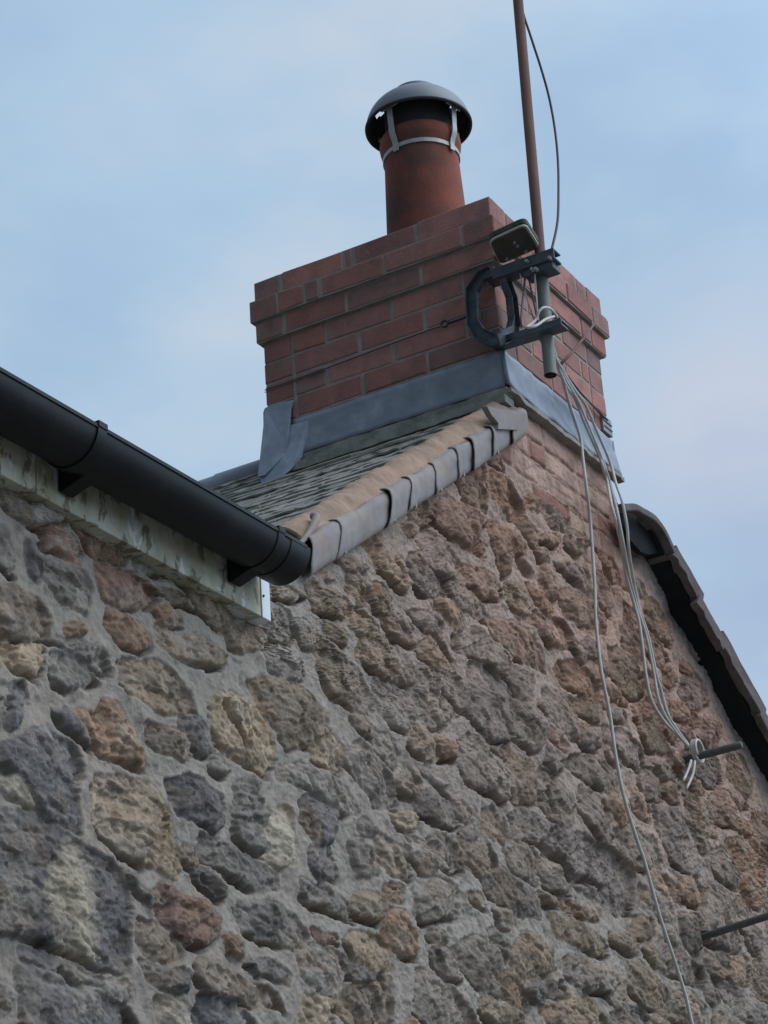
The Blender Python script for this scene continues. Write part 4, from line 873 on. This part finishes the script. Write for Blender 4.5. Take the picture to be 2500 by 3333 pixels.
mb = MB(); mb.tube([PY(u, v, -.012) for u, v in ((1848, 1222), (1900, 1290), (1966, 1362))], .002, 6); mb.build('wire', m_wire, lash, smooth=True)
mb = MB(); c = LX(1447, 1054, -.016); mb.tube([c + .011 * np.array([0, math.cos(t), math.sin(t)]) for t in np.linspace(0, 5.6, 20)], .0035, 8); mb.build('eye_bolt', m_wire, lash, smooth=True)
for pl in (0, 1):
    mb = MB()
    if pl == 0:
        a = LX(892, 1258, -.010)
        mb.box((-.010, a[1], -.530), (-.001, D + .004, -.462)); mb.box((-.010, D + .001, -.530), (.05, D + .004, -.462))
        for z in (-.485, -.505): mb.box((-.014, a[1] + .004, z), (-.009, D + .003, z + .004))
    else:
        a = PY(1964, 1380, -.01)
        mb.box((a[0], -.010, -.522), (W + .006, -.001, -.462)); mb.box((W + .001, -.006, -.522), (W + .004, .05, -.462))
        for z in (-.485, -.505): mb.box((a[0] + .004, -.014, z), (W + .003, -.009, z + .004))
    mb.build('corner_plate', m_plate, lash, bevel=.002)
mb = MB(); mb.tube([PY(1826, 1184, -.045), PY(1862, 1148, -.045), PY(1900, 1100, -.045), PY(1936, 1052, -.045)], [.0055, .005, .0045, .0038], 8)
tag(mb.build('metal_rod', m_rust, None, smooth=True), 'thin rusty rod slanting across the right chimney face', 'rod')

# ------------------------------------------------------------------ cables
def cable(pts, r, m, label, group=None, name='aerial_cable', sm=6):
    P = [PY(u, v, y) for u, v, y in pts]; mb = MB(); mb.tube(P, r, 8, smooth=sm)
    o = mb.build(name, m, None, smooth=True); return tag(o, label, 'cable', group)
cable([(1692, -60, YM), (1700, 30, YM), (1728, 120, YM), (1762, 225, YM), (1788, 320, YM), (1806, 420, YM), (1816, 520, YM), (1818, 620, YM), (1815, 720, YM), (1798, 803, YM + .01), (1785, 850, YM + .02)], .0042, m_cabled,
      'dark cable bowing out beside the upper mast against the sky', None, 'mast_cable')
cable([(1800, 1130, -.14), (1830, 1230, -.08), (1858, 1330, -.045), (1888, 1420, -.034), (1898, 1500, -.04), (1909, 1590, -.045), (1920, 1681, -.03), (1927, 1771, -.03), (1936, 1907, -.032), (1938, 1997, -.03), (1943, 2060, -.03), (1958, 2188, -.034), (1985, 2324, -.036), (2003, 2452, -.036), (2030, 2588, -.04), (2068, 2716, -.04), (2101, 2814, -.042), (2147, 2980, -.042), (2192, 3115, -.042), (2230, 3236, -.042), (2256, 3345, -.042), (2300, 3500, -.042)], .0052, m_cable,
      'single long pale cable hanging down the rubble wall to the bottom edge')
GRP = 'pale cables running down to the upper iron peg'
cable([(1795, 1130, -.13), (1835, 1240, -.08), (1871, 1296, -.04), (1898, 1364, -.036), (1925, 1426, -.04), (1950, 1483, -.045), (1963, 1521, -.05), (1977, 1570, -.05), (1990, 1640, -.09), (2007, 1706, -.10), (2025, 1790, -.09), (2038, 1871, -.06), (2060, 1952, -.034), (2079, 2020, -.034), (2092, 2110, -.034), (2104, 2205, -.034), (2120, 2276, -.036), (2153, 2336, -.04), (2196, 2384, -.045), (2238, 2425, -.05)], .0052, m_cable,
      'leftmost of the three pale cables tied to the upper iron peg', GRP)
cable([(1800, 1150, -.13), (1840, 1232, -.08), (1880, 1302, -.046), (1906, 1362, -.042), (1932, 1424, -.046), (1956, 1483, -.05), (1972, 1530, -.054), (1988, 1580, -.054), (2006, 1650, -.10), (2020, 1720, -.11), (2034, 1795, -.10), (2047, 1871, -.065), (2066, 1945, -.036), (2085, 2010, -.036), (2102, 2064, -.036), (2117, 2133, -.036), (2130, 2200, -.036), (2142, 2270, -.04), (2164, 2326, -.044), (2202, 2384, -.05), (2240, 2428, -.055)], .0048, m_cable,
      'middle of the three pale cables tied to the upper iron peg', GRP)
cable([(1805, 1160, -.13), (1845, 1228, -.08), (1872, 1270, -.045), (1906, 1318, -.036), (1939, 1394, -.036), (1966, 1456, -.04), (1988, 1510, -.046), (2004, 1570, -.07), (2023, 1624, -.112), (2036, 1684, -.122), (2042, 1722, -.122), (2047, 1789, -.11), (2058, 1862, -.07), (2072, 1943, -.034), (2088, 2002, -.034), (2106, 2056, -.034), (2124, 2133, -.034), (2138, 2200, -.034), (2153, 2249, -.036), (2174, 2325, -.04), (2207, 2379, -.045), (2240, 2424, -.05)], .005, m_cable,
      'rightmost pale cable crossing the dark verge tile above the upper peg', GRP)
# thin leads between the two arms behind the mast
for pts, r, m, lab in (([(1692, 885, -.10), (1702, 930, -.11), (1720, 985, -.12), (1738, 1040, -.12), (1760, 1090, -.12), (1775, 1125, -.12)], .0028, m_cable, 'thin pale lead slanting between the bracket arms left of the mast'),
                       ([(1709, 880, -.11), (1707, 930, -.115), (1700, 990, -.12), (1696, 1040, -.12), (1698, 1070, -.115)], .0032, m_cabled, 'thin brown lead hanging straight between the bracket arms'),
                       ([(1716, 880, -.12), (1728, 940, -.13), (1741, 1000, -.135), (1748, 1040, -.13), (1752, 1085, -.12), (1768, 1120, -.12)], .003, m_cabled, 'thin dark lead slanting to the foot of the mast'),
                       ([(1740, 880, -.15), (1744, 940, -.15), (1748, 1000, -.15), (1746, 1040, -.14)], .0028, m_cable, 'thin pale lead running close beside the mast')):
    cable(pts, r, m, lab, 'thin leads between the bracket arms', 'aerial_lead')
P = [PY(u, v, y) for u, v, y in ((1803, 1030, -.215), (1775, 1040, -.225), (1745, 1060, -.22), (1716, 1066, -.20), (1728, 1056, -.20), (1745, 1040, -.205), (1754, 1015, -.215), (1770, 1001, -.225), (1790, 1004, -.225), (1805, 1018, -.215), (1813, 1032, -.20))]
mb = MB(); mb.tube(P, .0042, 8, smooth=6); tag(mb.build('cable_loop', m_cable, None, smooth=True), 'white cable loop wrapped round the mast above the lower arm', 'cable')

# ------------------------------------------------------------------ iron pegs in the wall
def peg(base, tip, r, label):
    b0 = PY(*base, 0.0); ln = None; best = None
    for y in np.linspace(-.02, -.5, 400):
        p = PY(*tip, y); e_ = abs(p[0] - b0[0]) + .3 * abs(p[2] - b0[2])
        if best is None or e_ < best[0]: best = (e_, p)
    t = best[1]; mb = MB(); mb.tube([b0 + (b0 - t) * .15, b0 * .6 + t * .4, t * .98 + b0 * .02, t], [r, r * 1.02, r, r * .8], 12)
    o = mb.build('iron_peg', m_peg, None, smooth=True, ang=60); tag(o, label, 'peg', 'iron pegs sticking out of the wall'); return b0, t
b0, t0 = peg((2232, 2472), (2415, 2424), .0125, 'upper iron peg with the white cable tied round it')
peg((2280, 3052), (2560, 2962), .0115, 'lower bare iron peg at the right edge with a dark stain below')
ax = (t0 - b0) / np.linalg.norm(t0 - b0)
mb = MB(); ring = []
for k in range(60):
    a = k / 59 * 2 * math.pi * 2.6; c = b0 + ax * (.035 + .018 * k / 59)
    ring.append(c + .036 * (math.cos(a) * np.array([1, 0, 0]) + math.sin(a) * np.array([0, 0, 1.0])) + np.array([0, 0, .016]))
mb.tube(ring, .005, 8)
for pts in (((2250, 2475), (2240, 2505), (2224, 2542)), ((2262, 2478), (2255, 2520), (2234, 2568))): mb.tube([PY(u, v, -.06) for u, v in pts], .0042, 8, smooth=4)
tag(mb.build('cable_tie', m_cable, None, smooth=True), 'white cable coil knotted round the upper peg with two loose tails', 'cable')
